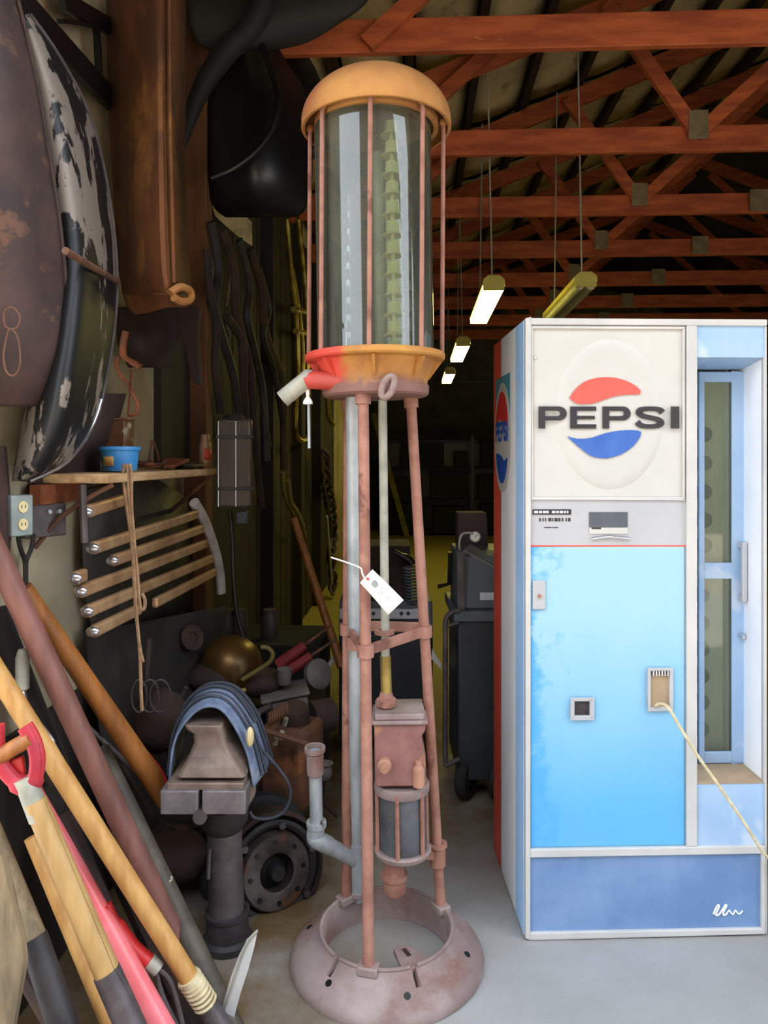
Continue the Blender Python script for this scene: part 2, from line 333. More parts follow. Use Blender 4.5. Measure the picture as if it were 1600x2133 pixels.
# ================================================================ setting
XW = -1.05                                   # face of the wall with the hung parts
EAVE, PITCH, XR = 3.45, .39, 3.6
def roofz(x): return EAVE + PITCH * ((x - XW) if x < XR else (2 * XR - x - XW))
def floor_mat():
    m, nt, b, tc = base('concrete'); v = tc.outputs['Object']
    c = ramp(nt, noise(nt, v, 2.2, 8), [(.35, (160, 158, 155)), (.65, (146, 142, 138))])
    c = mixc(nt, ramp(nt, noise(nt, v, 30, 4), [(.6, (0, 0, 0)), (.72, (120, 120, 120))]), c, (140, 128, 116))
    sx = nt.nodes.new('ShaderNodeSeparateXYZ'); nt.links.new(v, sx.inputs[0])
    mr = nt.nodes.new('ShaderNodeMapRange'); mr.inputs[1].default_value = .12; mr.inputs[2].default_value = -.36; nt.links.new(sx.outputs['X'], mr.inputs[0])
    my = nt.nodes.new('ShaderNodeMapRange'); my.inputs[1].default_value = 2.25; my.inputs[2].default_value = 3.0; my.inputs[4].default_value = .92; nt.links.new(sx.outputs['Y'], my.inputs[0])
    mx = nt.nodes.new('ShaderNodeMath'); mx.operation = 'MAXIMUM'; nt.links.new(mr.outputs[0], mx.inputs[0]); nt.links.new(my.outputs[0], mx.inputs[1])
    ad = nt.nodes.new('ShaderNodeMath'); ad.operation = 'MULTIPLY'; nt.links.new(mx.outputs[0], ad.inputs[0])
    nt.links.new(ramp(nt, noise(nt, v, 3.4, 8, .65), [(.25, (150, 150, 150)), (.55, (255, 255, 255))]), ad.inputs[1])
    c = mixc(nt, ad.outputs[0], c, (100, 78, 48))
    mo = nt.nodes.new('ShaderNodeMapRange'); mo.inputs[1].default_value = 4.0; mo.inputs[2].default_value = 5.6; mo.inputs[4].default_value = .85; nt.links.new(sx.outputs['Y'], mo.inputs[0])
    c = mixc(nt, mo.outputs[0], c, (150, 138, 62))      # olive glow of the strip lights painted into the far floor
    nt.links.new(c, b.inputs['Base Color']); b.inputs['Roughness'].default_value = .7
    bp = nt.nodes.new('ShaderNodeBump'); bp.inputs['Strength'].default_value = .15; bp.inputs['Distance'].default_value = .003
    nt.links.new(noise(nt, v, 50, 5), bp.inputs['Height']); nt.links.new(bp.outputs[0], b.inputs['Normal']); return m
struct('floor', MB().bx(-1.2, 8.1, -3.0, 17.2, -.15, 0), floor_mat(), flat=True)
struct('floor_yard', MB().bx(-14, 16, -16, 1.3, -.4, -.151).bx(-14, 16, -16, -3.0, -.16, -.02).bx(-14, -1.2, -3, 1.3, -.16, -.02).bx(8.1, 16, -3, 1.3, -.16, -.02), mk('gravel', (176, 166, 150), (150, 140, 124), 6, .9, 0, .4, c4=(120, 110, 96), s4=40), flat=True)
wl = struct('wall_left', MB().bx(XW - .12, XW, 1.8, 17.2, 0, 3.74), M_['walltan'], flat=True)
NT = 1
for y, w in ((3.36, .11), (4.9, .05), (6.1, .05), (7.3, .05)):
    NT += 1; struct('trim_%d' % NT, MB().bx(XW, XW + .10, y - w / 2, y + w / 2, 0, 3.42), M_['stud' if y < 4 else 'plybrown'], flat=True, bevel=.004)  # exposed wall studs, the nearest a wide post
build('board', MB().bx(XW, XW + .03, 2.92, 3.3, 1.42, 2.25), M_['plybrown'], wl, flat=True)
for i in range(7):
    build('plank', MB().bx(XW, XW + random.uniform(.014, .022), 1.82 + .27 * i, 2.085 + .27 * i, .0, .74), M_['plybrown'], wl, flat=True)
for i in range(26):
    build('plank', MB().bx(XW, XW + random.uniform(.014, .022), 3.70 + .21 * i, 3.905 + .21 * i, .0, 3.40), M_['plybrown'], wl, flat=True)
struct('wall_right', MB().bx(8, 8.12, 1.8, 17.2, 0, 3.86), M_['wallgrey'], flat=True)
wb = struct('wall_back', MB().prism3([(XW - .1, 17, 0), (8.1, 17, 0), (8.1, 17, roofz(8.1) + .27), (XR, 17, roofz(XR) + .27), (XW - .1, 17, roofz(XW - .1) + .27)], (0, .12, 0)), M_['wallgrey'], flat=True)
struct('trim_1', MB().cyl((XW + .02, 16.93, 3.18), (7.9, 16.93, 3.22), .03, n=8), M_['galv'])  # conduit run along the back wall
wf = MB()
wf.bx(XW - .12, XW, 1.6, 1.8, 0, 3.72); wf.bx(3.6, 8.12, 1.6, 1.8, 0, 3.72)
wf.prism3([(XW - .12, 1.6, 2.9), (8.12, 1.6, 2.9), (8.12, 1.6, roofz(8.12) + .27), (XR, 1.6, roofz(XR) + .27), (XW - .12, 1.6, roofz(XW - .12) + .27)], (0, .2, 0))
struct('wall_front', wf, M_['wallgrey'], flat=True)
struct('wall_yard', MB().bx(-4.6, 16, -9.4, -9, -.02, 9.5), mk('barn_boards', (58, 46, 40), (44, 36, 32), 4, .9, 0, .2, stretch=(3, 3, .3)), flat=True)  # unseen dark wall added to block sky and shape the glass reflection
cl = struct('ceiling', MB().prism3([(XW - .5, 1.4, roofz(XW - .5) + .26), (XR, 1.4, roofz(XR) + .26), (8.6, 1.4, roofz(8.6) + .26), (8.6, 1.4, roofz(8.6) + .33), (XR, 1.4, roofz(XR) + .33), (XW - .5, 1.4, roofz(XW - .5) + .33)], (0, 16.0, 0)), M_['roof'], flat=True)
XP = [XW + .1 + .45 * i for i in range(11)]
for x in XP:
    build('purlin', MB().bar((x, 1.82, roofz(x) + .12), (x, 17, roofz(x) + .12), .05, .10), M_['purlin'], cl, flat=True)
for x in (5.0, 6.0, 7.0):
    build('purlin', MB().bar((x, 1.82, roofz(x) + .12), (x, 17, roofz(x) + .12), .05, .10), M_['purlin'], cl, flat=True)
# insulation boards between the purlins, each with a little sag and its own ragged end
for i in range(len(XP) - 1):
    for j in range(7):
        y0 = 2.55 + 1.22 * j
        if random.random() < .06: continue
        e = random.uniform(-.05, .03); xa, xb = XP[i] + .04, XP[i + 1] - .04; g = []
        for s in range(5):
            y = y0 + .02 + (1.17 + (e if s == 4 else 0)) * s / 4; row = []
            for k in range(4):
                x = xa + (xb - xa) * k / 3
                row.append(Vector((x, y, roofz(x) + .17 - .028 * math.sin(math.pi * k / 3) * (1 + .5 * math.sin(s * 1.7 + i)) - .012 * math.sin(s * 2 + j))))
            g.append(row)
        build('insulation_panel', MB().grid(g), M_['insul'], cl, solid=.008)
# roof trusses
names = ['nearest to the doorway, above the vending machine', 'second back from the doorway', 'third back from the doorway', 'fourth back from the doorway', 'fifth back from the doorway', 'sixth back from the doorway', 'seventh back from the doorway', 'deepest one in the dark of the garage']
for k in range(8):
    y = 3.54 + 1.22 * k
    t = thing('roof_truss', 'red-brown timber roof truss, ' + names[k], 'truss', (XW, y, EAVE), group='roof trusses')
    build('bottom_chord', MB().bx(XW, 8, y - .02, y + .02, 3.375, 3.535), M_['truss'], t, flat=True, bevel=.004)
    tz = lambda x: roofz(x) - .02
    build('top_chord', MB().bar((XW, y + .045, tz(XW)), (XR, y + .045, tz(XR)), .04, .14), M_['truss'], t, flat=True)
    build('top_chord', MB().bar((XR, y + .045, tz(XR)), (8, y + .045, tz(8)), .04, .14), M_['truss'], t, flat=True)
    for (a, b) in (((-.24, 3.40), (.46, 4.02)), ((1.74, 3.47), (1.18, 4.29)), ((1.74, 3.47), (3.5, 5.05)), ((5.4, 3.47), (3.7, 5.05)), ((5.4, 3.47), (6.0, 4.25))):
        build('web', MB().bar((a[0], y - .042, a[1]), (b[0], y - .042, b[1]), .04, .085), M_['truss'], t, flat=True)
    gx = [(1.74, 3.52, .06, .09), (5.4, 3.52, .07, .08)] + ([(2.66, 3.46, .075, .085)] if k else [])
    for (x, z, w, h) in gx:
        build('gusset_plate', MB().bx(x - w, x + w, y - .068, y - .0635, z - h, z + h), M_['gusset'], t, flat=True)
# hanging strip lights
def strip(px, D, z, lab, lit, dx=0):
    d = ray(px, HY); e = C0 + d * D; x, y = e.x, e.y
    t = thing('strip_light', lab, 'light', (x, y, z), group='hanging strip lights')
    Lh = 1.22; w = .075; x1 = lambda q: x + dx * q
    build('lamp_case', MB().prism3([(x - w, y, z + .02), (x + w, y, z + .02), (x + w * .95, y, z + .055), (x + w * .5, y, z + .085), (x - w * .5, y, z + .085), (x - w * .95, y, z + .055)], (dx, Lh, 0)), M_['lampcase'], t, flat=True, bevel=.004)
    for yy in (0, Lh - .02):
        build('end_cap', MB().bx(x - w * .9 + dx * yy / Lh, x + w * .9 + dx * yy / Lh, y + yy, y + yy + .02, z - .012, z + .02), M_['lampcase'], t, flat=True)
    if lit: build('diffuser', MB().prism3([(x - w * .9, y + .02, z + .018), (x + w * .9, y + .02, z + .018), (x + w * .85, y + .02, z - .012), (x - w * .85, y + .02, z - .012)], (dx, Lh - .04, 0)), M_['tubeglow'], t, flat=True)
    for s in (-1, 1):
        if not lit: build('tube', MB().cyl((x + s * .036, y + .025, z), (x + s * .036 + dx, y + Lh - .025, z), .030, n=12), M_['tubeoff'], t)
    for yy in (.12, Lh - .12):
        build('hanger', MB().cyl((x + dx * yy / Lh, y + yy, z + .08), (x + dx * yy / Lh + (-.03 if yy < .5 else .02), y + yy, roofz(x) + .05), .006, n=6), M_['galvdull'], t)
strip(1029, 4.8, 2.55, 'lit strip light nearest to the vending machine top', True)
strip(965, 7.2, 2.55, 'lit strip light in the middle of the three lit ones', True)
strip(938, 9.6, 2.55, 'smallest lit strip light, farthest back in the garage', True)
strip(1221, 4.75, 2.56, 'unlit yellowed strip light hanging just above the vending machine', False)
# far end of the garage
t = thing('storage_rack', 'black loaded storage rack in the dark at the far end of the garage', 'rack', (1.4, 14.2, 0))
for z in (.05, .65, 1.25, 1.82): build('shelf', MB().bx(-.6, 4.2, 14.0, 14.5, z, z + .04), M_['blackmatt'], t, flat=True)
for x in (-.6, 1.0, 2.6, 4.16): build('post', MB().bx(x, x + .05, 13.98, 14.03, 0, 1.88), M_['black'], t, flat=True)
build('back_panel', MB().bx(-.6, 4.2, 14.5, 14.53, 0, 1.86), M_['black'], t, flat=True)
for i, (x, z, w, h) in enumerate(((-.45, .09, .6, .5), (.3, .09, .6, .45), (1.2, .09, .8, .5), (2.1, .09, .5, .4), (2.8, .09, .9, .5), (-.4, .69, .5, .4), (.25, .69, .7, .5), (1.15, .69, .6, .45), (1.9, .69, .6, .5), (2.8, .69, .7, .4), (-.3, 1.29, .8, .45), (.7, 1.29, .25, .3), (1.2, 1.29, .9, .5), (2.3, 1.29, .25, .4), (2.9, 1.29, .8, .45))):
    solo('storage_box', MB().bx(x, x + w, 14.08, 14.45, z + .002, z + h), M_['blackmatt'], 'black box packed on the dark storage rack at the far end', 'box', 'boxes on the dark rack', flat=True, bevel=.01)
# ================================================================ vending machine
def Mroot(loc, rz, ry=0): return Matrix.Translation(Vector(loc)) @ Matrix.Rotation(rz, 4, 'Z') @ Matrix.Rotation(ry, 4, 'Y')
MM = Mroot(PZ(1094, 1950, .012) * 1.0, R(4.35)); MM[2][3] = 0.0
vm = thing('vending_machine', 'faded blue and white soda vending machine with red and blue logo and narrow glass door', 'vending machine', M=MM)
def q(px, py, d=0): p = PL(MM, px, py, d); return (p.x, p.z)
def qx(px, d=0): return PL(MM, px, 1400, d).x
def qz(py, d=0): return PL(MM, 1300, py, d).z
ZT = qz(664); XE = qx(1597); DE = .52; ZB = qz(1950)
XD0, XD1 = qx(1429), qx(1451)                       # divider
def vp(name, mb, m, parent=vm, **k): return build(name, mb, M_[m] if isinstance(m, str) else m, parent, **k)
RD = .135                                           # how far the bottle door sits back
zr1 = qz(742); zr0 = qz(1634)                       # recess opening
# body: carcass around the recess
b = MB(); b.bx(.004, XD1 - .004, .012, DE, ZB, ZT - .004); b.bx(XD1 - .004, XE, RD + .16, DE, ZB, ZT - .004)
b.bx(XD1 - .004, XE, .012, RD + .16, zr1 + .004, ZT - .004); b.bx(XD1 - .004, XE, .012, RD + .16, ZB, zr0 - .004); b.bx(XE - .006, XE, .02, RD + .16, zr0 - .004, zr1 + .004)
vp('cabinet', b, 'm_white2', flat=True)
fr = MB(); w = .014
fr.bx(0, w, -.006, .02, ZB, ZT); fr.bx(w, XE, -.006, .02, ZT - .02, ZT); fr.bx(w, XE - w, -.006, .02, ZB, ZB + .018); fr.bx(XE - .006, XE, -.004, .02, ZB, ZT - .02); fr.bx(XE - w - .004, XE - .006, -.006, .02, ZB, qz(1765))
vp('front_frame', fr, 'm_frame', flat=True, bevel=.003)
z1, z0 = qz(1764), qz(1781)
vp('kick_bar', MB().bx(w, XE - w, -.008, .016, z0, z1), 'm_frame', flat=True, bevel=.003)
kp = vp('kick_panel', MB().bx(w, XE - w, .004, .014, ZB + .018, z0), 'm_kick', flat=True)
# script badge strokes on the kick panel
def sc(pts): return [Vector((q(a, b_)[0], .002, q(a, b_)[1])) for a, b_ in pts]
bd = MB()
bd.tube(curve(sc([(1487, 1905), (1492, 1893), (1497, 1886), (1499, 1889), (1494, 1900), (1492, 1907), (1498, 1906), (1505, 1897), (1512, 1886), (1514, 1888), (1508, 1900), (1508, 1907), (1514, 1905)]), 5), .0026, 6)
bd.tube(curve(sc([(1514, 1905), (1520, 1897), (1523, 1902), (1528, 1905), (1533, 1897), (1537, 1903), (1542, 1904), (1548, 1898)]), 5), .0022, 6)
vp('script_badge', bd, 'white', kp)
vp('divider', MB().bx(XD0, XD1, -.007, .03, z1, ZT - .02), 'm_frame', flat=True, bevel=.003)
# sign panel
zs0 = qz(1041)
sg = vp('sign_panel', MB().bx(w, XD0, .006, .014, zs0, ZT - .02), 'm_white', flat=True)
sb = MB(); x0, x1 = qx(1106), qx(1426); za = qz(680)
for a in ((x0, x0 + .006, zs0, za), (x1 - .006, x1, zs0, za), (x0, x1, za - .008, za), (x0, x1, zs0, zs0 + .008)): sb.bx(a[0], a[1], -.002, .006, a[2], a[3])
vp('sign_border', sb, 'm_frame', sg, flat=True, bevel=.002)
cx, cz = q(1272, 863); rx = (q(1385, 863)[0] - q(1160, 863)[0]) / 2; rz = (q(1272, 706)[1] - q(1272, 1020)[1]) / 2
prof = [(0, .0062), (.60, .0062), (.68, .0060), (.72, .0054), (.76, .0062), (.86, .0062), (.95, .004), (1.0, .0)]
ME = Matrix.Translation((cx, .006, cz)) @ Matrix.Rotation(R(90), 4, 'X') @ Matrix.Diagonal((rx, rz, 1, 1))
vp('embossed_disc', MB().lathe(prof, 64, ME), 'm_white', sg, ang=80)
def plate(pts, y0, th=.0012): return MB().prism3([Vector((q(a, b_)[0], y0, q(a, b_)[1])) for a, b_ in pts], (0, th, 0))
YL = -.0042
red = [(1186, 829), (1193, 817), (1202, 807), (1213, 798), (1225, 792), (1240, 788), (1255, 786), (1270, 786), (1285, 788), (1300, 792), (1315, 799), (1326, 806), (1334, 814), (1332, 822), (1310, 822), (1289, 824), (1275, 827), (1262, 831), (1247, 837), (1232, 841), (1216, 842), (1202, 841), (1193, 836)]
blu = [(1181, 908), (1191, 912), (1202, 914), (1217, 914), (1232, 912), (1247, 907), (1262, 902), (1277, 899), (1292, 897), (1306, 896), (1319, 896), (1328, 897), (1335, 900), (1333, 909), (1327, 919), (1318, 930), (1306, 939), (1292, 947), (1277, 952), (1262, 955), (1248, 954), (1236, 952), (1224, 946), (1214, 938), (1204, 930), (1195, 922), (1187, 915)]
vp('logo_wave', plate(red, YL), 'logored', sg, flat=True, label='red upper wave of the logo')
vp('logo_wave', plate(blu, YL), 'logoblue', sg, flat=True, label='blue lower wave of the logo')
def rc(a, b_, c, d): return [(a, b_), (c, b_), (c, d), (a, d)]
def letter(kind, x0, x1, y0, y1, v, h):
    """wide block capitals: v upright stroke, h bar thickness, pixel frame"""
    m = (y0 + y1) / 2; o = []
    if kind == 'P':
        xr = x1; r = [(x0, y1), (x0, y0), (xr - 16, y0)] + [(xr - 16 + 16 * math.sin(a), y0 + 14.5 - 14.5 * math.cos(a)) for a in [math.pi * i / 10 for i in range(1, 10)]] + [(xr - 16, y0 + 29), (x0 + v, y0 + 29), (x0 + v, y1)]
        ho = [(x0 + v, y0 + h), (xr - 20, y0 + h)] + [(xr - 20 + 6 * math.sin(a), y0 + 14.5 - (14.5 - h) * math.cos(a)) for a in [math.pi * i / 8 for i in range(1, 8)]] + [(xr - 20, y0 + 29 - h), (x0 + v, y0 + 29 - h)]
        return [(r, ho)]
    if kind == 'E': return [([(x0, y0), (x1, y0), (x1, y0 + h), (x0 + v, y0 + h), (x0 + v, m - h / 2 + 1), (x1 - 3, m - h / 2 + 1), (x1 - 3, m + h / 2 - 1), (x0 + v, m + h / 2 - 1), (x0 + v, y1 - h), (x1, y1 - h), (x1, y1), (x0, y1)], None)]
    if kind == 'I': return [(rc(x0, y0, x1, y1), None)]
    if kind == 'S':
        ctr = curve([Vector((x1 - 5, y0 + 13, 0)), Vector((x1 - 12, y0 + 6.5, 0)), Vector(((x0 + x1) / 2, y0 + 4.5, 0)), Vector((x0 + 13, y0 + 6.5, 0)), Vector((x0 + 8, y0 + 13, 0)), Vector((x0 + 16, y0 + 19.5, 0)), Vector(((x0 + x1) / 2, m, 0)), Vector((x1 - 15, y1 - 19, 0)), Vector((x1 - 8, y1 - 12.5, 0)), Vector((x1 - 14, y1 - 6.5, 0)), Vector(((x0 + x1) / 2, y1 - 4.5, 0)), Vector((x0 + 13, y1 - 6.5, 0)), Vector((x0 + 4, y1 - 14, 0))], 5)
        L_, R_ = [], []
        for i, p in enumerate(ctr):
            t = (ctr[min(i + 1, len(ctr) - 1)] - ctr[max(0, i - 1)]).normalized(); nn = Vector((-t.y, t.x, 0)); wd_ = 4.6 + 2.4 * abs(t.y)
            L_.append(p + nn * wd_); R_.append(p - nn * wd_)
        return [('strip', (L_, R_))]
def put_letter(kind, x0, x1, y0, y1, v=14, h=9, tr=None, mat_='ink', parent=sg, y=YL - .0006):
    tr = tr or (lambda a, b_: Vector((q(a, b_)[0], y, q(a, b_)[1])))
    off = tr(0, 0) * 0; mb = MB()
    for a, ho in letter(kind, x0, x1, y0, y1, v, h):
        if a == 'strip':
            L_, R_ = ho
            for i in range(len(L_) - 1): mb.add([tr(p.x, p.y) for p in (L_[i], L_[i + 1], R_[i + 1], R_[i])], [(0, 1, 2, 3)])
        elif ho is None: mb.add([tr(*p) for p in a], [tuple(range(len(a)))])
        else:                                   # P: stem plus bowl ring
            (xa, _), = [a[0]]; xm = max(p[0] for p in a)
            mb.add([tr(*p) for p in rc(x0, y0, x0 + v, y1)], [(0, 1, 2, 3)])
            oc = [p for p in a[2:-2]] + [(x0 + v, y0 + 29)]; oc = [(x0 + v, y0)] + oc[:-1] + [(x0 + v, y0 + 29)]
            hc = ho
            n_ = 14
            def rs(pl, n_):
                ds = [0]
                for i in range(1, len(pl)): ds.append(ds[-1] + math.dist(pl[i], pl[i - 1]))
                out = []
                for k in range(n_):
                    s = ds[-1] * k / (n_ - 1); i = max(1, next((j for j in range(len(ds)) if ds[j] >= s - 1e-9), len(ds) - 1)); f_ = (s - ds[i - 1]) / max(1e-9, ds[i] - ds[i - 1])
                    out.append((pl[i - 1][0] + (pl[i][0] - pl[i - 1][0]) * f_, pl[i - 1][1] + (pl[i][1] - pl[i - 1][1]) * f_))
                return out
            A_, B_ = rs(oc, 24), rs(hc, 24)
            for i in range(23): mb.add([tr(*p) for p in (A_[i], A_[i + 1], B_[i + 1], B_[i])], [(0, 1, 2, 3)])
    return build('letter', mb, M_[mat_], parent, flat=True, solid=.0008)
for kd, a, b_ in (('P', 1121, 1180), ('E', 1187, 1241), ('P', 1254, 1313), ('S', 1322, 1384), ('I', 1396, 1414)): put_letter(kd, a, b_, 847, 893)
vp('sign_screw', MB().lathe([(0, .004), (.005, .003), (.006, 0)], 10, Matrix.Translation((q(1116, 745)[0], .006, q(1116, 745)[1])) @ Matrix.Rotation(R(90), 4, 'X')), 'm_frame', sg)
# coin strip
zc0 = qz(1137)
cp = vp('coin_panel', MB().bx(w, XD0, .004, .014, zc0, zs0), 'm_grey', flat=True)
def flush(name, pts, m, parent, y=.0025, th=.0014, **k): return build(name, plate(pts, y, th), M_[m], parent, flat=True, **k)
flush('red_stripe', rc(1105, 1136, 1429, 1139), 'logored', cp)
flush('price_window', rc(1228, 1067, 1308, 1098), 'cabgrey', cp, y=.001)
flush('price_card', rc(1228, 1099, 1308, 1112), 'm_white', cp, y=.001)
flush('price_mark', rc(1233, 1099, 1252, 1102), 'ink', cp, y=.0)
lb = MB(); lb.tube(curve([Vector((q(a, c)[0], -.004, q(a, c)[1])) for a, c in ((1232, 1122), (1250, 1119), (1268, 1117), (1290, 1119), (1312, 1121))], 4), .004, 8, flat=.6)
vp('selector_bar', lb, 'chrome', cp)
dl = flush('dark_label', rc(1110, 1061, 1190, 1072), 'ink', cp, y=.001)
mk_ = MB()
for a, c in ((1113, 1121), (1123, 1129), (1131, 1137), (1138, 1143), (1150, 1157), (1159, 1164), (1166, 1173), (1175, 1179), (1181, 1184)): mk_.prism3([Vector((q(x_, y_)[0], .0, q(x_, y_)[1])) for x_, y_ in rc(a, 1064, c, 1069)], (0, .0008, 0))
vp('label_letter', mk_, 'white', dl, flat=True)
tx = MB()
for a, c in ((1124, 1127), (1131, 1133), (1136, 1138), (1143, 1149), (1151, 1153), (1156, 1162), (1164, 1168), (1171, 1174), (1179, 1181), (1184, 1189)): tx.prism3([Vector((q(x_, y_)[0], .002, q(x_, y_)[1])) for x_, y_ in rc(a, 1079, c, 1086)], (0, .0018, 0))
for a, c in ((1134, 1150), (1152, 1163)): tx.prism3([Vector((q(x_, y_)[0], .002, q(x_, y_)[1])) for x_, y_ in rc(a, 1098, c, 1099.5)], (0, .0018, 0))
vp('small_print', tx, 'ink', cp, flat=True)
# blue door
dr = vp('front_door', MB().bx(w + .001, XD0 - .001, .002, .014, z1, zc0 - .002), 'm_door', flat=True, bevel=.004)
lp = vp('lock_plate', MB().bx(qx(1109), qx(1136), -.006, .004, qz(1268), qz(1208)), 'm_grey', dr, flat=True, bevel=.003)
vp('lock', MB().lathe([(0, .006), (.005, .006), (.006, 0)], 14, Matrix.Translation((qx(1123), -.006, qz(1240))) @ Matrix.Rotation(R(90), 4, 'X')), 'rustpink', dr)
def cup(name, a, c, e, f, th, depth, inner, parent):
    x0, x1, z0_, z1_ = qx(a), qx(e), qz(f), qz(c); m = MB()
    for s in ((x0, x1, z1_ - th, z1_), (x0, x1, z0_, z0_ + th), (x0, x0 + th, z0_, z1_), (x1 - th, x1, z0_, z1_)): m.bx(s[0], s[1], -.009, .003, s[2], s[3])
    o = build(name, m, M_['m_grey'], parent, flat=True, bevel=.003)
    build('cup_back', MB().bx(x0 + th, x1 - th, -.001, .002, z0_ + th, z1_ - th), M_[inner], o, flat=True); return o
cup('coin_return', 1189, 1452, 1234, 1495, .010, .02, 'darksteel', dr)
op = cup('bottle_opener', 1349, 1392, 1398, 1478, .008, .02, 'sill', dr)
tt = MB()
for i in range(6): tt.bx(qx(1357 + 6 * i), qx(1360 + 6 * i), -.012, -.001, qz(1406), qz(1396))
vp('opener_teeth', tt, 'chrome', op, flat=True)
# bottle door recess
b = MB(); gx0, gx1 = qx(1451, 0), XE - .007
o4 = [(gx0, 0, zr1), (gx1, 0, zr1), (gx1, 0, zr0), (gx0, 0, zr0)]
dxl, dxr = qx(1449, RD), PL(MM, 1556, 1200, RD).x
dzt, dzb = qz(768, RD), qz(1592, RD)
i4 = [(dxl, RD, dzt), (dxr + .004, RD, dzt), (dxr + .004, RD, dzb), (dxl, RD, dzb)]
for k, m, nm in ((0, 'm_blue', 'recess_top'), (1, 'm_frame', 'recess_side'), (2, 'sill', 'recess_sill'), (3, 'm_blue', 'recess_side')):
    n_ = (k + 1) % 4
    vp(nm, MB().add([o4[k], o4[n_], i4[n_], i4[k]], [(0, 1, 2, 3)]), m, flat=True, solid=.004)
vp('top_panel', MB().bx(XD1, XE - .006, .002, .012, zr1, ZT - .02), 'm_blue', flat=True)
vp('lower_panel', MB().bx(XD1, XE - .006, .002, .012, z1, zr0), 'm_blue', flat=True)
# bottle door
bx0, bx1 = qx(1453, RD), PL(MM, 1552, 800, RD).x - .004
def dz(py): return qz(py, RD)
def dx(px): return qx(px, RD)
ga, gb = dx(1464), dx(1522)
df = MB()
df.bx(bx0, ga, RD - .012, RD, dzb + .004, dzt - .01); df.bx(gb, bx1, RD - .012, RD, dzb + .004, dzt - .01)
for c, e in ((dzt - .01, dz(796)), (dz(1172), dz(1206)), (dz(1565), dzb + .004)): df.bx(ga, gb, RD - .012, RD, e, c)
bdoor = vp('bottle_door', df, 'm_blue', flat=True, bevel=.003)
vp('pane', MB().bx(ga, gb, RD - .007, RD - .004, dz(1172), dz(796)), 'glassdoor', bdoor, flat=True)
vp('pane', MB().bx(ga, gb, RD - .007, RD - .004, dz(1565), dz(1206)), 'glassdoor', bdoor, flat=True)
hd = MB(); hx = dx(1537)
hd.bx(hx - .008, hx + .008, RD - .045, RD - .032, dz(1250), dz(1128)); hd.bx(hx - .008, hx + .008, RD - .035, RD - .01, dz(1140), dz(1128)); hd.bx(hx - .008, hx + .008, RD - .035, RD - .01, dz(1250), dz(1238))
vp('handle', hd, 'm_grey', bdoor, flat=True, bevel=.003)
vp('lock', MB().lathe([(0, .02), (.007, .02), (.009, .012), (.009, 0)], 16, Matrix.Translation((dx(1539), RD - .012, dz(1324))) @ Matrix.Rotation(R(90), 4, 'X')), 'chrome', bdoor)
vp('back_panel', MB().bx(dxl, gx1 - .03, RD + .045, RD + .055, dzb, dzt), 'inside', flat=True)
vp('inner_post', MB().bx(qx(1510, RD + .03), qx(1516, RD + .03), RD + .025, RD + .045, dzb, dzt), 'inside', flat=True)
for py in (905, 965, 1025, 1083, 1135, 1240, 1297, 1352, 1408, 1463, 1519):
    p = PL(MM, 1467 if py < 1200 else 1461, py, RD + .03)
    vp('bottle_slot', MB().lathe([(0, .028), (.021, .028), (.024, .024), (.026, 0)], 20, Matrix.Translation((p.x, RD + .047, p.z)) @ Matrix.Rotation(R(90), 4, 'X')), 'disc')
# side panel stripes and side logo (the side turned to the gas pump)
def side(name, a, c, z0_, z1_, m, x=-.0015): return vp(name, MB().bx(x, .004, a, c, z0_, z1_), m, flat=True)
side('side_stripe', .016, .13, ZB, ZT - .004, 'm_ltblue'); side('side_stripe', .13, .372, ZB, ZT - .004, 'm_white2'); side('side_stripe', .372, DE, ZB, ZT - .004, 'm_red')
def sp(pts, x, m, nm='side_logo', parent=vm, **k): return build(nm, MB().add([Vector((x, a, c)) for a, c in pts], [tuple(range(len(pts)))]), M_[m], parent, flat=True, solid=.0008, **k)
ly, lz, ry_, rz_ = .345, 1.523, .142, .19
el = lambda a, b_, n=40, t0=0, t1=2 * math.pi: [(ly + a * math.cos(t0 + (t1 - t0) * i / n), lz + b_ * math.sin(t0 + (t1 - t0) * i / n)) for i in range(n + 1)]
sp([(.215, 1.56), (.47, 1.56), (.47, 1.735), (.215, 1.735)], -.0025, 'teal', label='teal block behind the side logo')
sp(el(ry_, rz_)[:-1], -.0040, 'm_white')
top = [p for p in el(ry_ * .8, rz_ * .84, 24, .32, math.pi - .22)]
sp(top + [(ly - .05, lz + .040), (ly + .03, lz + .065)], -.0055, 'sidered')
bot = [p for p in el(ry_ * .8, rz_ * .84, 24, -.36, -math.pi + .45)]
sp(bot + [(ly - .04, lz - .082), (ly + .02, lz - .060), (ly + .08, lz - .055)], -.0055, 'sideblue')
# side letters, read from the rear edge of the machine forward: seen mirrored in depth
sw = .218 / 293
for kd, a, b_ in (('P', 1121, 1180), ('E', 1187, 1241), ('P', 1254, 1313), ('S', 1322, 1384), ('I', 1396, 1414)):
    put_letter(kd, a, b_, 847, 893, tr=lambda u, v_: Vector((-.0066, ly + .109 - (u - 1121) * sw, lz + .020 - (v_ - 870) * .00150)), mat_='sideblue', parent=vm)
for x in (.05, XE - .05):
    for y in (.05, DE - .05): vp('foot', MB().cyl((x, y, 0), (x, y, ZB + .002), .016, n=12), 'darksteel')
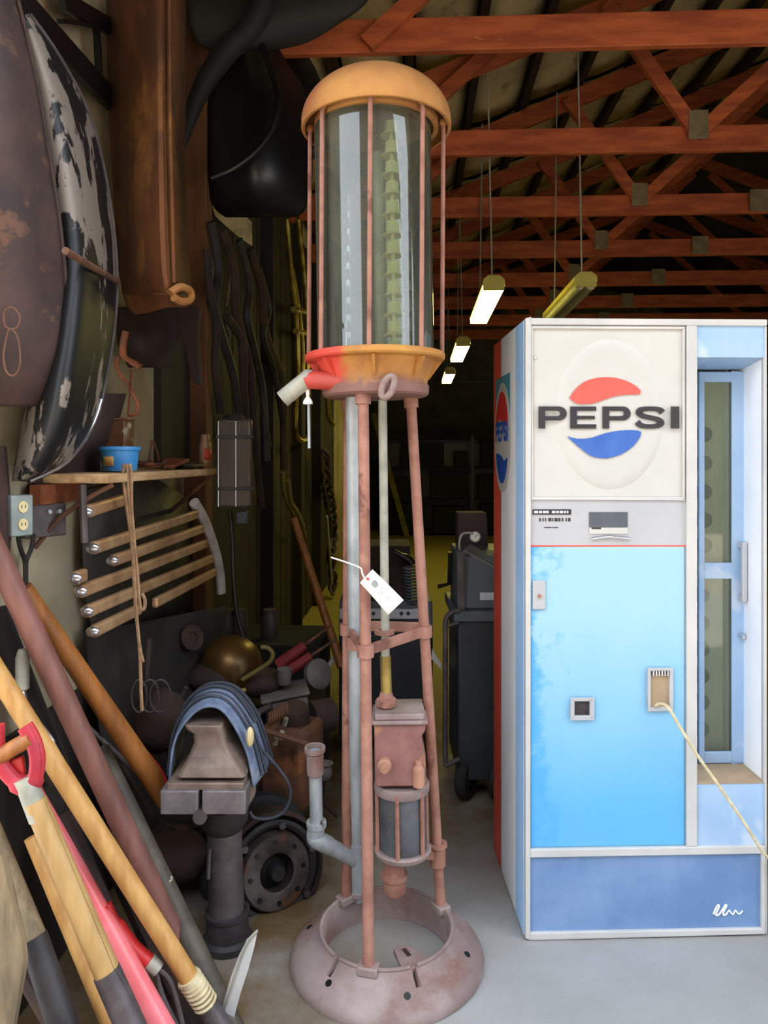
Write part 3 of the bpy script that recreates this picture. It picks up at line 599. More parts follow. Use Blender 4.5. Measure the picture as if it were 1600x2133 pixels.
# loose hose hanging from the opener
hz = [Vector((PL(MM, a, c, d))) for a, c, d in ((1366, 1471, -.008), (1376, 1466, -.022), (1392, 1474, -.035), (1415, 1512, -.045), (1452, 1572, -.05), (1500, 1640, -.055), (1552, 1716, -.055), (1592, 1778, -.045), (1620, 1800, -.03), (1640, 1830, -.03), (1648, 1900, -.03))]
hz = [MM @ p for p in hz]; hz += [Vector((hz[-1].x + .03, hz[-1].y, .006)), Vector((hz[-1].x + .25, hz[-1].y + .05, .006))]
solo('hose', MB().tube(curve(hz, 6), .0048, 8), M_['twine'], 'thin cream hose running from the bottle opener down across the machine front', 'hose')
# ================================================================ visible gas pump
MP = Mroot(PZ(806, 1995, 0), YAW, R(-.80))
gp = thing('gas_pump', 'antique visible gas pump with rusty dome cap, glass cylinder and tripod of thin pipe legs', 'gas pump', M=MP)
def g(px, py, y=0.0): return PL(MP, px, py, y)
def pp(name, mb, m, parent=gp, **k): return build(name, mb, M_[m], parent, **k)
# base flange: a domed cast ring with cut-outs
NB = 180; prof = [(.278, .0), (.280, .012), (.272, .030), (.252, .048), (.226, .062), (.205, .078), (.196, .088), (.193, .094), (.186, .094), (.184, .088), (.182, .0)]
def rim(a):                                                     # rim dips at the two notches
    for c, w in ((R(-134), .028), (R(-68), .034)):
        if abs(((a - c + math.pi) % (2 * math.pi)) - math.pi) < w: return .038
    return 0
vv, ff = [], []
for i, (r, z) in enumerate(prof):
    for k in range(NB):
        a = 2 * math.pi * k / NB; d = rim(a) if 5 <= i <= 9 else 0
        vv.append((r * math.cos(a), r * math.sin(a), max(.001 if i in (0, len(prof) - 1) else .03, z - d)  if d else z))
m_ = len(prof)
for i in range(m_ - 1):
    for k in range(NB): ff.append((i * NB + k, i * NB + (k + 1) % NB, (i + 1) * NB + (k + 1) % NB, (i + 1) * NB + k))
bs = pp('base_flange', MB().add(vv, ff), 'castbase', ang=50)
for px, py in ((641, 1936), (669, 2066), (858, 2107), (981, 1995), (700, 1868)):
    p = g(px, py, 0); p = PL(MP, px, py, 0)
    o = MP.inverted() @ C0; d = MP.to_3x3().inverted() @ ray(px, py); p = o + d * ((.048 - o.z) / d.z)
    aa = math.atan2(p.y, p.x); p = Vector((.238 * math.cos(aa), .238 * math.sin(aa), .0558))
    pp('bolt_hole', MB().lathe([(0, .0012), (.009, .0012), (.010, -.002)], 16, Matrix.Translation(p) @ Vector((.5 * math.cos(aa), .5 * math.sin(aa), .86)).to_track_quat('Z', 'Y').to_matrix().to_4x4()), 'black', bs)
lug = MB(); a = R(-68)
lug.prism([(.088, -.010), (.100, -.030), (.190, -.046), (.190, .044), (.106, .020)], Matrix.Rotation(R(-63), 4, 'Z') @ Matrix.Translation((0, 0, .078)), .014)
pp('slotted_lug', lug, 'castbase', bs, bevel=.003)
pp('lug_slot', MB().prism([(.108, -.010), (.142, -.010), (.142, .002), (.108, .002)], Matrix.Rotation(R(-63), 4, 'Z') @ Matrix.Translation((.004, 0, .0925)), .0012), 'rustdark', bs)
for a0_, a1_ in ((R(-131), R(-71)), (R(-65), R(223))):
    pp('rim_lip', MB().tube([Vector((.1905 * math.cos(s), .1905 * math.sin(s), .095)) for s in [a0_ + (a1_ - a0_) * i / 60 for i in range(61)]], .0055, 8), 'castbase', bs)
ANG = [R(255), R(28), R(132)]
TOPZ, RT_, RB_ = 1.63, .120, .186
def leg(a, z): f_ = (z - .09) / (TOPZ - .09); r = RB_ + (RT_ - RB_) * f_; return Vector((r * math.cos(a), r * math.sin(a), z)) + Vector((-.012, 0, 0)) * f_
for a in ANG:
    l = pp('leg', MB().cyl(leg(a, .085), leg(a, TOPZ), .0155, n=14), 'rustpink')
    pp('foot', MB().bx(-.028, .028, -.020, .020, .080, .104, Matrix.Translation((leg(a, .09).x, leg(a, .09).y, 0)) @ Matrix.Rotation(a + R(90), 4, 'Z')), 'castbase', l, bevel=.004)
    pp('leg_collar', MB().cyl(leg(a, 1.60), leg(a, 1.632), .022, n=12), 'rustpink', l)
# brace round the three legs
for i in range(3):
    A, B = leg(ANG[i], .93), leg(ANG[(i + 1) % 3], .93)
    if i == 1: A.z += .012; B.z += .012
    pp('brace_bar', MB().bar(A, B, .010, .030), 'rustpink', flat=True, bevel=.002)
for a in ANG: pp('brace_collar', MB().lathe([(.016, -.017), (.023, -.017), (.023, .017), (.016, .017)], 14, Matrix.Translation(leg(a, .93))), 'rustpink')
pp('brace_collar', MB().lathe([(.022, -.018), (.029, -.018), (.029, .018), (.022, .018)], 16, Matrix.Translation(g(740, 1338, .055))), 'rustpink')
# big galvanised pipe, tee, branch with riser
pt, pb = g(736, 826, .0), g(746, 1872, .165)
def onp(f_): return pt + (pb - pt) * f_
pp('discharge_pipe', MB().cyl(pt, pb, .0225, n=20), 'galv')
pp('pipe_foot', MB().lathe([(.036, 0), (.036, .012), (.028, .016), (.027, .04), (.022, .042)], 20, Matrix.Translation((pb.x, pb.y, .094))), 'castbase')
tz_ = .92; tc_ = onp(tz_)
pp('pipe_tee', MB().cyl(onp(.88), onp(.985), .0285, n=20), 'galv')
el_ = g(660, 1748, .07)
pp('branch_pipe', MB().tube([tc_, tc_ + (el_ - tc_) * .93], .0235, 18), 'galv')
ud = (g(652, 1600, .05) - g(655, 1740, .07)).normalized()
pp('elbow', MB().tube(curve([el_ + (tc_ - el_) * .28, el_, el_ + Vector((-.004, -.0, .012)), el_ + ud * .045], 5), .0265, 18), 'galv')
rt_ = el_ + ud * .275
ri = pp('riser_pipe', MB().cyl(el_ + ud * .03, rt_, .0195, n=18), 'galv')
pp('elbow_band', MB().cyl(el_ + ud * .042, el_ + ud * .056, .030, n=18), 'galv', ri)
Mr = Matrix.Translation(rt_ - ud * .075) @ ud.to_track_quat('Z', 'Y').to_matrix().to_4x4()
pp('coupling', MB().lathe([(.0195, 0), (.025, .006), (.0255, .07), (.031, .076), (.031, .088), (.024, .088), (.022, .06), (0, .06)], 22, Mr), 'castbase', ri)
# thin pipe with brass end and union
a0, a1, a2 = g(797, 832, .0), g(803, 1366, .035), g(805, 1446, .04)
pp('suction_pipe', MB().cyl(a0, a1, .0128, n=14), 'galvdull')
pp('brass_nipple', MB().cyl(a1, a2, .0165, n=14), 'brass')
pp('pipe_collar', MB().lathe([(.014, 0), (.03, 0), (.03, .012), (.014, .012)], 18, Matrix.Translation(g(801, 1320, .033))), 'rustpink')
u = g(805, 1478, .04)
pp('pipe_union', MB().lathe([(.014, -.012), (.019, -.004), (.021, .008), (.028, .012), (.029, .032), (.022, .036), (.018, .050), (.016, .054)], 6 * 4, Matrix.Translation(u)), 'rustpink')
# pump block
bz1, bz0 = g(800, 1510, -.02).z, g(800, 1640, -.02).z; bxl, bxr = g(780, 1560, -.02).x, g(888, 1560, -.02).x
c_ = (bxl + bxr) / 2; cy = .05
prof2 = [(bxl, bz1), (bxr, bz1), (bxr - .002, bz1 - .02), (bxr - .012, bz1 - .035), (bxr - .010, bz1 - .065), (bxr - .002, bz1 - .09), (bxr - .002, bz0), (bxl, bz0)]
pb_ = pp('pump_block', MB().prism3([Vector((a, -.02, c)) for a, c in prof2], (0, .14, 0)), 'rustmauve', bevel=.006)
for k, (e, h0, h1) in enumerate(((.006, bz1, bz1 + .012), (-.002, bz1 + .012, bz1 + .030))):
    pp('lid', MB().bx(bxl - e, bxr + e, -.022 - e, .122 + e, h0, h1), 'castbase', pb_, bevel=.004)
MK = Matrix.Translation((g(801, 1592, -.03).x, -.018, g(801, 1592, -.03).z)) @ Matrix.Rotation(R(90), 4, 'X')
pp('plug', MB().lathe([(0, .050), (.012, .050), (.014, .046), (.014, .030), (.020, .026), (.020, .0)], 6 * 3, MK), 'rusttan', pb_)
kx, kz = g(872, 1595, -.03).x, g(872, 1640, -.03).z
pp('boss', MB().lathe([(.017, 0), (.017, .05), (.013, .056), (.010, .060), (.010, .072), (0, .074)], 16, Matrix.Translation((kx, -.022, kz))), 'rusttan', pb_)
fl = lambda y: g(840, y, -.02).z
pp('cylinder_flange', MB().lathe([(0, fl(1668)), (.080, fl(1668)), (.082, fl(1664)), (.082, fl(1652)), (.078, fl(1647)), (0, fl(1647))], 36, Matrix.Translation((c_ + .004, cy, 0))), 'castbase')
pp('pump_cylinder', MB().cyl((c_ + .004, cy, fl(1795)), (c_ + .004, cy, fl(1664)), .071, n=36), 'steel')
for k in range(6):
    a = R(258 + 60 * k); pp('tie_rod', MB().cyl((c_ + .004 + .077 * math.cos(a), cy + .077 * math.sin(a), fl(1798)), (c_ + .004 + .077 * math.cos(a), cy + .077 * math.sin(a), fl(1655)), .0065, n=8), 'rustpink')
pp('cylinder_flange', MB().lathe([(0, fl(1812)), (.06, fl(1812)), (.082, fl(1800)), (.085, fl(1792)), (.08, fl(1788)), (0, fl(1788))], 36, Matrix.Translation((c_ + .004, cy, 0))), 'castbase')
al = leg(ANG[1], fl(1815) - .01)
pp('support_arm', MB().bar((c_ + .05, cy, fl(1800) - .004), al, .022, .03), 'rustpink', bevel=.004)
pp('support_collar', MB().lathe([(.016, -.03), (.024, -.03), (.024, .026), (.030, .028), (.030, .036), (.016, .036)], 16, Matrix.Translation(al)), 'rustpink')
zq = fl(1812)
pp('inlet_neck', MB().lathe([(.0, zq), (.032, zq), (.031, zq - .045), (.040, zq - .048), (.040, zq - .06), (.034, zq - .062), (.033, zq - .10), (.026, zq - .11), (.0, zq - .11)], 24, Matrix.Translation((c_ - .022, cy, 0))), 'rustpink')
# tank casting under the glass
CX = -.010
tk = pp('tank_casting', MB().lathe([(0, 1.628), (.146, 1.628), (.154, 1.634), (.156, 1.655), (.150, 1.665), (.158, 1.69), (.168, 1.718), (.174, 1.727), (.199, 1.731), (.203, 1.736), (.203, 1.748), (.198, 1.752), (.175, 1.752), (0, 1.752)], 56, Matrix.Translation((CX, 0, 0))), 'tankpaint', ang=28)
for k in range(8):
    a = R(268 + 45 * k); ca, sa = math.cos(a), math.sin(a)
    pp('rib', MB().prism3([Vector((CX + .155 * ca, .155 * sa, 1.675)), Vector((CX + .195 * ca, .195 * sa, 1.728)), Vector((CX + .150 * ca, .150 * sa, 1.728))], (-.008 * sa, .008 * ca, 0)), 'tankpaint', tk, flat=True)
s0, s1 = g(735, 795, -.10), g(640, 791, -.06)
pp('spout', MB().tube([s0, s0 + (s1 - s0) * .9, s1], [.027, .026, .026], 16), 'redpaint')
o1, o2 = g(642, 788, -.06), g(588, 832, -.06)
pp('outlet', MB().tube([o1 + Vector((.014, 0, .0)), o1, o1 + (o2 - o1) * .12, o2], [.024, .027, .0245, .0245], 18), 'galvdull')
hk = g(808, 806, -.175); Mh = Matrix.Translation(hk) @ Matrix.Rotation(R(24), 4, 'Y')
pp('shackle', MB().tube([Mh @ Vector((.014 * math.cos(t), 0, .030 * math.sin(t))) for t in [2 * math.pi * i / 24 for i in range(24)]], .0095, 10, closed=True), 'castbase')
pp('shackle_pin', MB().cyl(Mh @ Vector((-.004, .0, .028)), Mh @ Vector((-.004, .05, .028)), .010, n=10), 'rustpink')
v0 = g(641, 812, -.06); vz = v0.z
dk = pp('drain_cock', MB().lathe([(0, vz), (.006, vz), (.006, vz - .012), (.004, vz - .018), (.013, vz - .032), (.014, vz - .040), (.006, vz - .042), (0, vz - .042)], 14, Matrix.Translation((v0.x, v0.y, 0))), 'white')
pp('drain_rod', MB().cyl((v0.x + .002, v0.y, vz - .04), (v0.x + .002, v0.y, vz - .165), .0042, n=8), 'galv', dk)
# glass tank, guard rods, cap
ZC = 2.405; GX = -.008; TX = .003
gl = pp('glass_cylinder', MB().lathe([(.169, 1.752), (.169, ZC + .01)], 72, Matrix.Translation((GX, 0, 0))), 'glasstank')
for k in range(8):
    a = R(270 - 4 + 45 * k)
    pp('guard_rod', MB().cyl((CX + .194 * math.cos(a), .194 * math.sin(a), 1.745), (TX + .194 * math.cos(a), .194 * math.sin(a), ZC + .015), .0066, n=8), 'rustpink')
CC = Matrix.Translation((TX, 0, 0))
dome = [(.214, ZC - .004), (.217, ZC), (.2165, ZC + .012)] + [(.217 * math.cos(t), ZC + .012 + .150 * math.sin(t)) for t in [math.pi / 2 * i / 16 for i in range(1, 16)]] + [(0, ZC + .162)]
inn = [(r * .965, z - .008 if z > ZC + .03 else z) for r, z in reversed(dome)]
cap = pp('dome_cap', MB().lathe(dome + inn, 64, CC, closed=True), 'rustorange', ang=50)
pp('cap_ring', MB().lathe([(.166, ZC - .004), (.180, ZC - .004), (.180, ZC + .02), (.166, ZC + .02)], 48, CC, closed=True), 'rustorange', cap)
for k in range(8):
    a = R(270 - 4 + 45 * k); pp('rod_nut', MB().ball((TX + .194 * math.cos(a), .194 * math.sin(a), ZC + .012), .013, 8, 6), 'rustorange', cap)
tp, tb = g(788, 322, .0), g(790, 744, .0)
pp('overflow_tube', MB().cyl((tp.x, -.01, 1.752), (tp.x, -.01, tp.z), .0165, n=16), 'galvdull')
gx_ = g(818, 480, -.03).x
pp('gauge_rod', MB().cyl((gx_, -.03, 1.752), (gx_, -.03, ZC + .01), .006, n=8), 'gauge')
for k in range(12):
    z = g(818, 268 + 41.6 * k, -.03).z; s = 1 - .004 * k
    mm = Matrix.Translation((gx_, -.03, z - .022))
    mr = pp('gauge_marker', MB().lathe([(0, .042), (.014 * s, .042), (.0175 * s, .040), (.019 * s, .014), (.023 * s, .006), (.032 * s, .002), (.032 * s, 0), (.02, .003), (0, .010)], 20, mm), 'gauge')
# row of smaller bell shapes behind the gauge markers
for k in range(10):
    z = g(846, 345 + 41.6 * k, .03).z; xx = g(846, 345, .03).x
    pp('side_marker', MB().lathe([(0, .034), (.008, .034), (.010, .012), (.017, .002), (.017, 0), (0, 0)], 14, Matrix.Translation((xx, .03, z - .016))), 'galvdull')
# paper tag hung on the front leg (a thing of its own)
e1, e2, e3, e4 = [g(a, c, -.19) for a, c in ((776, 1186), (841, 1250), (809, 1281), (750, 1214))]
e1, e2, e3, e4 = [MP @ p for p in (e1, e2, e3, e4)]
nn = (e2 - e1).cross(e4 - e1).normalized()
tg = thing('price_tag', 'white paper tag on a string tied to the gas pump legs', 'tag', (e4 + e2) / 2)
g_ = []
for i in range(9):
    a_, b__ = e1 + (e2 - e1) * i / 8, e4 + (e3 - e4) * i / 8; w_ = nn * (.005 * math.sin(math.pi * i / 8))
    g_.append([a_ + w_, (a_ + b__) / 2 + w_ * 1.3, b__ + w_])
build('card', MB().grid(g_), M_['white'], tg, solid=.0015)
du, dv = (e2 - e1), (e4 - e1); fwd = -FW * .004
def tp_(u, v_): return e1 + du * u + dv * v_ + nn * (.005 * math.sin(math.pi * u)) * 1.1 + (nn if nn.dot(FW) < 0 else -nn) * .002
def tprint(nm, poly, m): return build(nm, MB().add([tp_(*p) for p in poly], [tuple(range(len(poly)))]), M_[m], tg, flat=True, solid=.0004)
tprint('printed_mark', [(.07 + .045 * math.cos(t), .56 + .09 * math.sin(t)) for t in [2 * math.pi * i / 14 for i in range(14)]], 'logored')
tprint('printed_emblem', [(.20, .34), (.25, .30), (.34, .36), (.35, .5), (.33, .64), (.26, .66), (.21, .62), (.19, .48)], 'boxgrey')
for u, a_, b__ in ((.45, .25, .75), (.52, .3, .7), (.66, .4, .62), (.72, .35, .6)): tprint('printed_line', [(u, a_), (u + .02, a_), (u + .02, b__), (u, b__)], 'm_grey')
st = [MP @ p for p in (g(690, 1161, -.12), g(718, 1170, -.14), g(740, 1178, -.15), g(752, 1184, -.175), g(755, 1195, -.185), g(762, 1208, -.19), g(768, 1211, -.19))]
build('string', MB().tube(curve(st, 4), .0022, 6), M_['white'], tg)
# ================================================================ parts hung on the wall
def rows(rs, ku=4, kv=4): return MB().grid(smooth2(rs, ku, kv))
def r3(pl, pr, py, Dl, Dr, bulge, n=3, pyr=None):
    """a row from px pl to pr at height py, depth Dl to Dr, bulging toward the room"""
    out = []
    for i in range(n):
        t = i / (n - 1); out.append(P(pl + (pr - pl) * t, py + ((pyr or py) - py) * t, Dl + (Dr - Dl) * t - bulge * math.sin(math.pi * t)))
    return out
def rX(pl, pr, py, Xl, Xr, b, n=5):
    out = []
    for i in range(n):
        t = i / (n - 1); out.append(PX(pl + (pr - pl) * t, py, Xl + (Xr - Xl) * t + b * math.sin(math.pi * t)))
    return out
# black fender with peeling paint
t = thing('car_fender', 'big black car fender with grey peeling paint, hung beside the rusty panels', 'fender', PX(130, 600, -1.0))
RF = [(34, 62, 30, -1.01, -.98, .01), (44, 125, 120, -1.01, -.95, .04), (58, 186, 240, -1.01, -.93, .07), (72, 222, 380, -1.01, -.92, .10), (84, 242, 540, -1.01, -.91, .12), (74, 240, 660, -1.01, -.91, .13), (58, 222, 780, -1.01, -.91, .12), (44, 196, 880, -1.01, -.92, .10), (32, 140, 960, -1.01, -.94, .06), (26, 60, 1002, -1.01, -.98, .02)]
fe = build('fender_shell', rows([rX(*a, n=5) for a in RF]), M_['peel'], t, solid=.004, ang=60)
ed = curve([PX(a[1], a[2], a[4] + .004) for a in RF], 4)
build('fender_bead', MB().tube(ed, [.006] * len(ed), 8), M_['greyiron'], t)
build('fender_bead', MB().tube(ed[int(len(ed) * .72):], .0065, 8), M_['chrome'], t)
build('brace_rod', MB().tube([PX(136, 522, -.80), PX(190, 555, -.81), PX(244, 586, -.90)], .009, 8), M_['rustbrown'], t)
# inner lip behind the fender
solo('inner_fender', rows([r3(205, 262, 820, 2.3, 2.45, .03, 4), r3(180, 240, 900, 2.28, 2.42, .04, 4), r3(110, 215, 960, 2.2, 2.4, .05, 4), r3(70, 190, 1012, 2.15, 2.35, .03, 4)]), M_['hood'], 'brown inner fender lip hanging behind the black fender by the blue tub', 'fender', solid=.004)
# rusty panel nearest the doorway
t = thing('hood_panel', 'rust-brown bent hood panel hung nearest to the doorway, overlapping the black fender', 'hood', PX(20, 500, -.98))
build('panel_sheet', rows([r3(-90, 32, -20, 1.75, 1.85, .05, 4), r3(-90, 72, 150, 1.72, 1.84, .07, 4), r3(-90, 98, 300, 1.70, 1.84, .08, 4), r3(-90, 122, 450, 1.70, 1.84, .08, 4), r3(-90, 138, 600, 1.70, 1.84, .07, 4), r3(-90, 146, 720, 1.70, 1.84, .06, 4), r3(-90, 120, 800, 1.72, 1.84, .05, 4), r3(-90, 88, 846, 1.75, 1.84, .04, 4)]), M_['rustplum'], t, solid=.004, ang=60)
build('folded_edge', MB().tube(curve([P(a, c, 1.835) for a, c in ((33, -20), (73, 150), (99, 300), (123, 450), (139, 600), (147, 720), (121, 800), (89, 846))], 4), .005, 8), M_['rustdark'], t)
build('stamped_loop', MB().tube(curve([P(a, c, 1.685) for a, c in ((18, 690), (8, 740), (14, 775), (30, 782), (42, 760), (40, 715), (30, 690))], 4, True), .0022, 6, closed=True), M_['rustbrown'], t)
build('stamped_loop', MB().tube(curve([P(a, c, 1.685) for a, c in ((10, 650), (26, 640), (42, 660), (34, 684), (12, 680))], 4, True), .0022, 6, closed=True), M_['rustbrown'], t)
solo('burlap_strip', rows([r3(-60, 12, 930, 1.78, 1.86, .02, 3), r3(-60, 20, 1030, 1.77, 1.86, .03, 3), r3(-60, 22, 1120, 1.77, 1.86, .03, 3), r3(-60, 10, 1230, 1.78, 1.86, .02, 3)]), M_['rustplum'], 'rough reddish-brown strip hanging below the hood panel beside the outlet box', 'scrap metal', solid=.004)
# long rusty trough panel
t = thing('running_board', 'long rusty running board hung upright with a torn lower end', 'running board', PX(310, 400, -.9))
RB = [(222, 332, 386, -25), (224, 333, 386, 120), (228, 334, 386, 260), (236, 336, 385, 380), (242, 338, 388, 480), (248, 342, 394, 560), (256, 348, 400, 612)]
build('board_sheet', MB().grid([[P(a, y, 2.40), P((a + b_) / 2, y, 2.30), P(b_ - 4, y, 2.22), P(b_ + 4, y + 1, 2.22), P((b_ + c) / 2, y, 2.34), P(c, y, 2.48)] for a, b_, c, y in RB]), M_['rustpanel'], t, solid=.004, ang=30)
build('torn_end', rows([[P(256, 610, 2.40), P(300, 612, 2.31), P(348, 612, 2.23), P(400, 612, 2.48)], [P(266, 640, 2.42), P(305, 634, 2.33), P(350, 622, 2.26), P(398, 632, 2.46)], [P(280, 655, 2.44), P(312, 650, 2.36), P(350, 640, 2.30), P(386, 640, 2.44)]]), M_['rustpanel'], t, solid=.004)
build('rolled_end', MB().tube(curve([P(354, 610, 2.21), P(376, 598, 2.24), P(396, 606, 2.30), P(396, 624, 2.30), P(378, 628, 2.25), P(362, 620, 2.21)], 4), .012, 8), M_['rustorange'], t)
build('pressed_rib', MB().tube([P(352, -25, 2.25), P(354, 260, 2.25), P(362, 590, 2.26)], .006, 8), M_['rustpanel'], t)
solo('tapered_bracket', MB().prism3([P(356, 628, 2.75), P(416, 640, 2.75), P(412, 700, 2.72), P(418, 800, 2.7), P(402, 800, 2.7), P(382, 720, 2.73)], FW * .03), M_['hood'], 'brown tapered metal bracket hanging under the running board end', 'bracket', bevel=.004)
solo('fender_end', rows([r3(246, 368, 640, 2.52, 2.75, .02, 4), r3(244, 372, 690, 2.50, 2.72, .10, 4), r3(250, 366, 730, 2.52, 2.74, .12, 4), r3(268, 362, 765, 2.55, 2.78, .06, 4)]), M_['hood'], 'dark brown curved fender end hanging behind the running board', 'fender', solid=.004)
t = thing('leather_strap', 'brown leather strap hanging against the pale wall above the shelf', 'strap', P(270, 800, 2.44))
build('strap_top', MB().tube(curve([P(a, c, 2.42) for a, c in ((262, 690), (256, 720), (258, 742), (272, 752), (292, 765))], 5), [.012] * 16 + [.014] * 5, 8, flat=.4), M_['leather'], t)
build('strap_loop', MB().tube(curve([P(a, c, 2.43) for a, c in ((248, 742), (243, 760), (252, 784), (266, 800), (280, 826), (288, 846), (282, 862), (268, 864), (270, 840), (272, 800), (274, 770))], 5), .007, 8, flat=.5), M_['leather'], t)
# black bars in the top corner
t = thing('steel_bracket', 'black angled steel bracket in the roof corner above the black fender', 'bracket', PX(150, 100, -.99))
for a, c, w in (((40, 0), (228, 205), .075), ((128, 0), (232, 58), .05), ((200, 40), (206, 150), .012), ((126, 44), (230, 60), .012)):
    build('bar', MB().bar(PX(a[0], a[1], -.99), PX(c[0], c[1], -.99), w, .02, up=(1, 0, 0)), M_['black'], t, flat=True)
# big black fenders high behind the pump
t = thing('front_fender', 'large black rounded fender hung high behind the gas pump cap', 'fender', P(530, 250, 3.4))
FA = [(500, 545, 30, 3.45, 3.5, .04), (462, 585, 110, 3.42, 3.5, .10), (425, 640, 200, 3.4, 3.5, .16), (418, 650, 290, 3.4, 3.5, .18), (424, 650, 370, 3.4, 3.5, .16), (445, 640, 430, 3.42, 3.5, .08), (470, 620, 452, 3.44, 3.5, .03)]
build('fender_shell', rows([r3(*a, n=5) for a in FA]), M_['black'], t, solid=.005, ang=60)
build('fender_lip', MB().tube(curve([P(a, c, 3.22) for a, c in ((532, 60), (560, 130), (580, 200), (572, 260), (540, 310), (490, 350), (440, 372))], 5), .014, 8), M_['black'], t)
t = thing('rear_fender', 'black curved fender hung deeper behind the large rounded one', 'fender', P(620, 150, 3.75))
build('fender_shell', rows([r3(540, 560, 42, 3.75, 3.8, .02, 4), r3(545, 610, 80, 3.72, 3.8, .06, 4), r3(560, 655, 140, 3.72, 3.8, .10, 4), r3(580, 680, 220, 3.72, 3.8, .10, 4), r3(590, 690, 330, 3.74, 3.8, .06, 4)]), M_['black'], t, solid=.005, ang=60)
build('mounting_lug', MB().ball(P(604, 188, 3.55), (.035, .03, .018), 12, 8), M_['greyiron'], t)
build('mounting_plate', MB().bx(-.015, .015, -.006, .006, -.06, .06, Matrix.Translation(P(604, 296, 3.6))), M_['galvdull'], t, bevel=.005)
solo('rubber_hose', MB().tube(curve([P(a, c, 3.05) for a, c in ((372, 330), (386, 280), (402, 228), (428, 170), (470, 110), (520, 60), (548, 10), (552, -40))], 6), [.012 + .036 * min(1, i / 22) for i in range(43)], 12), M_['blackmatt'], 'thick dark hose curving up beside the high black fenders', 'hose')  # rounded tube standing for a broad dark beam
solo('yellow_card', MB().prism3([P(440, 425, 3.96), P(470, 422, 3.96), P(498, 436, 3.96), P(524, 462, 3.96), P(525, 512, 3.96), P(500, 496, 3.96), P(470, 470, 3.96), P(448, 450, 3.96)], FW * .01), M_['insul'], 'pale ragged board showing between the dark fender and the iron bars', 'board', flat=True)
solo('black_hood', rows([r3(384, 790, -40, 3.1, 3.3, .02, 5), r3(388, 760, 10, 3.1, 3.3, .03, 5), r3(392, 705, 50, 3.12, 3.3, .04, 5), r3(410, 640, 88, 3.15, 3.3, .03, 5), r3(440, 570, 104, 3.18, 3.28, .01, 5)]), mk('black_brown', (34, 28, 26), (24, 20, 19), 5, .7, 0, .2), 'black car hood wedged up under the roof above the big black fenders', 'hood', solid=.005)
# bundle of iron bars
BAR = [((440, 462, 455, 560, 448, 640, 462, 700, 488, 790, 500, 890), .020), ((462, 480, 488, 560, 490, 640, 505, 720, 508, 830, 514, 900), .022), ((430, 520, 438, 610, 452, 680, 448, 760, 460, 860), .018), ((498, 500, 520, 590, 515, 660, 530, 730, 548, 820, 556, 960), .020), ((520, 520, 545, 600, 548, 660, 560, 720, 588, 800, 592, 980), .026), ((472, 660, 500, 700, 520, 760, 530, 900, 545, 1060), .020), ((540, 560, 560, 640, 548, 700, 570, 770, 590, 880), .018)]
for i, (c, r) in enumerate(BAR):
    pts = [PX(c[k], c[k + 1], -.925 + .02 * (i % 2)) for k in range(0, len(c), 2)]; r *= 1.15
    solo('iron_bar', MB().tube(curve(pts, 6), r, 8, flat=.5), M_[('darksteel', 'rustdark', 'hood')[i % 3]], ('bent iron bar hung closest to the timber post', 'bent iron bar hung second from the timber post', 'short bent iron bar low beside the timber post', 'bent iron bar in the middle of the wall bundle', 'thickest and deepest bent iron bar of the wall bundle', 'long iron bar swinging lowest behind the clear lamp housing', 'short iron bar hung between the two deepest bars')[i], 'iron bar', group='bent iron bars')
for i, (c, r, m) in enumerate((((446, 540, 440, 640), .012, 'olive'), ((482, 560, 470, 640), .012, 'oldwood'), ((466, 655, 478, 700), .013, 'oldwood'), ((500, 800, 516, 880), .016, 'oldwood'), ((492, 630, 484, 652), .012, 'oldwood'))):
    solo('wooden_haft', MB().cyl(PX(c[0], c[1], -1.0), PX(c[2], c[3], -1.0), r, r * .8, 10), M_[m], ('olive slim wooden haft topmost beside the timber post', 'pale wooden haft topmost among the iron bars', 'pale wooden haft in the middle of the iron bars', 'pale wooden haft lowest, just above the clear lamp housing', 'shortest pale wooden haft among the iron bars')[i], 'handle', group='pale handles among the iron bars')
solo('thin_cane', MB().cyl(PX(545, 830, -.9), PX(565, 930, -.9), .008, n=6), M_['greyiron'], 'thin grey rod hanging among the dark iron bars', 'rod')
# tarnished brass loop
t = thing('brass_slide', 'tarnished brass slide with long twin tubes hanging behind the pump glass', 'instrument', PX(620, 700, -.98))
for a in ((597, 455, 606, 560, 618, 680, 621, 790), (620, 455, 632, 560, 640, 680, 640, 790), (608, 560, 622, 650, 630, 730, 630, 800)):
    build('tube', MB().tube(curve([PX(a[k], a[k + 1], -.90) for k in range(0, 8, 2)], 5), .020, 8), M_['brassy'], t)
build('bow', MB().tube(curve([PX(a, c, -.90) for a, c in ((619, 780), (616, 860), (616, 895), (622, 914), (634, 918), (642, 905), (642, 860), (641, 780))], 5), .020, 8), M_['brassy'], t)
for a, c, e in ((612, 645, 634), (616, 690, 640)): build('cross_stay', MB().cyl(PX(a, c, -.90), PX(e, c + 4, -.90), .024, n=8), M_['brassy'], t)
t = thing('brass_hook', 'small greenish brass hook hanging under the red pump spout', 'hook', PX(690, 850, -.98))
build('shank', MB().tube(curve([PX(a, c, -.90) for a, c in ((680, 800), (683, 850), (686, 872), (694, 884))], 5), .026, 8), M_['brassy'], t)
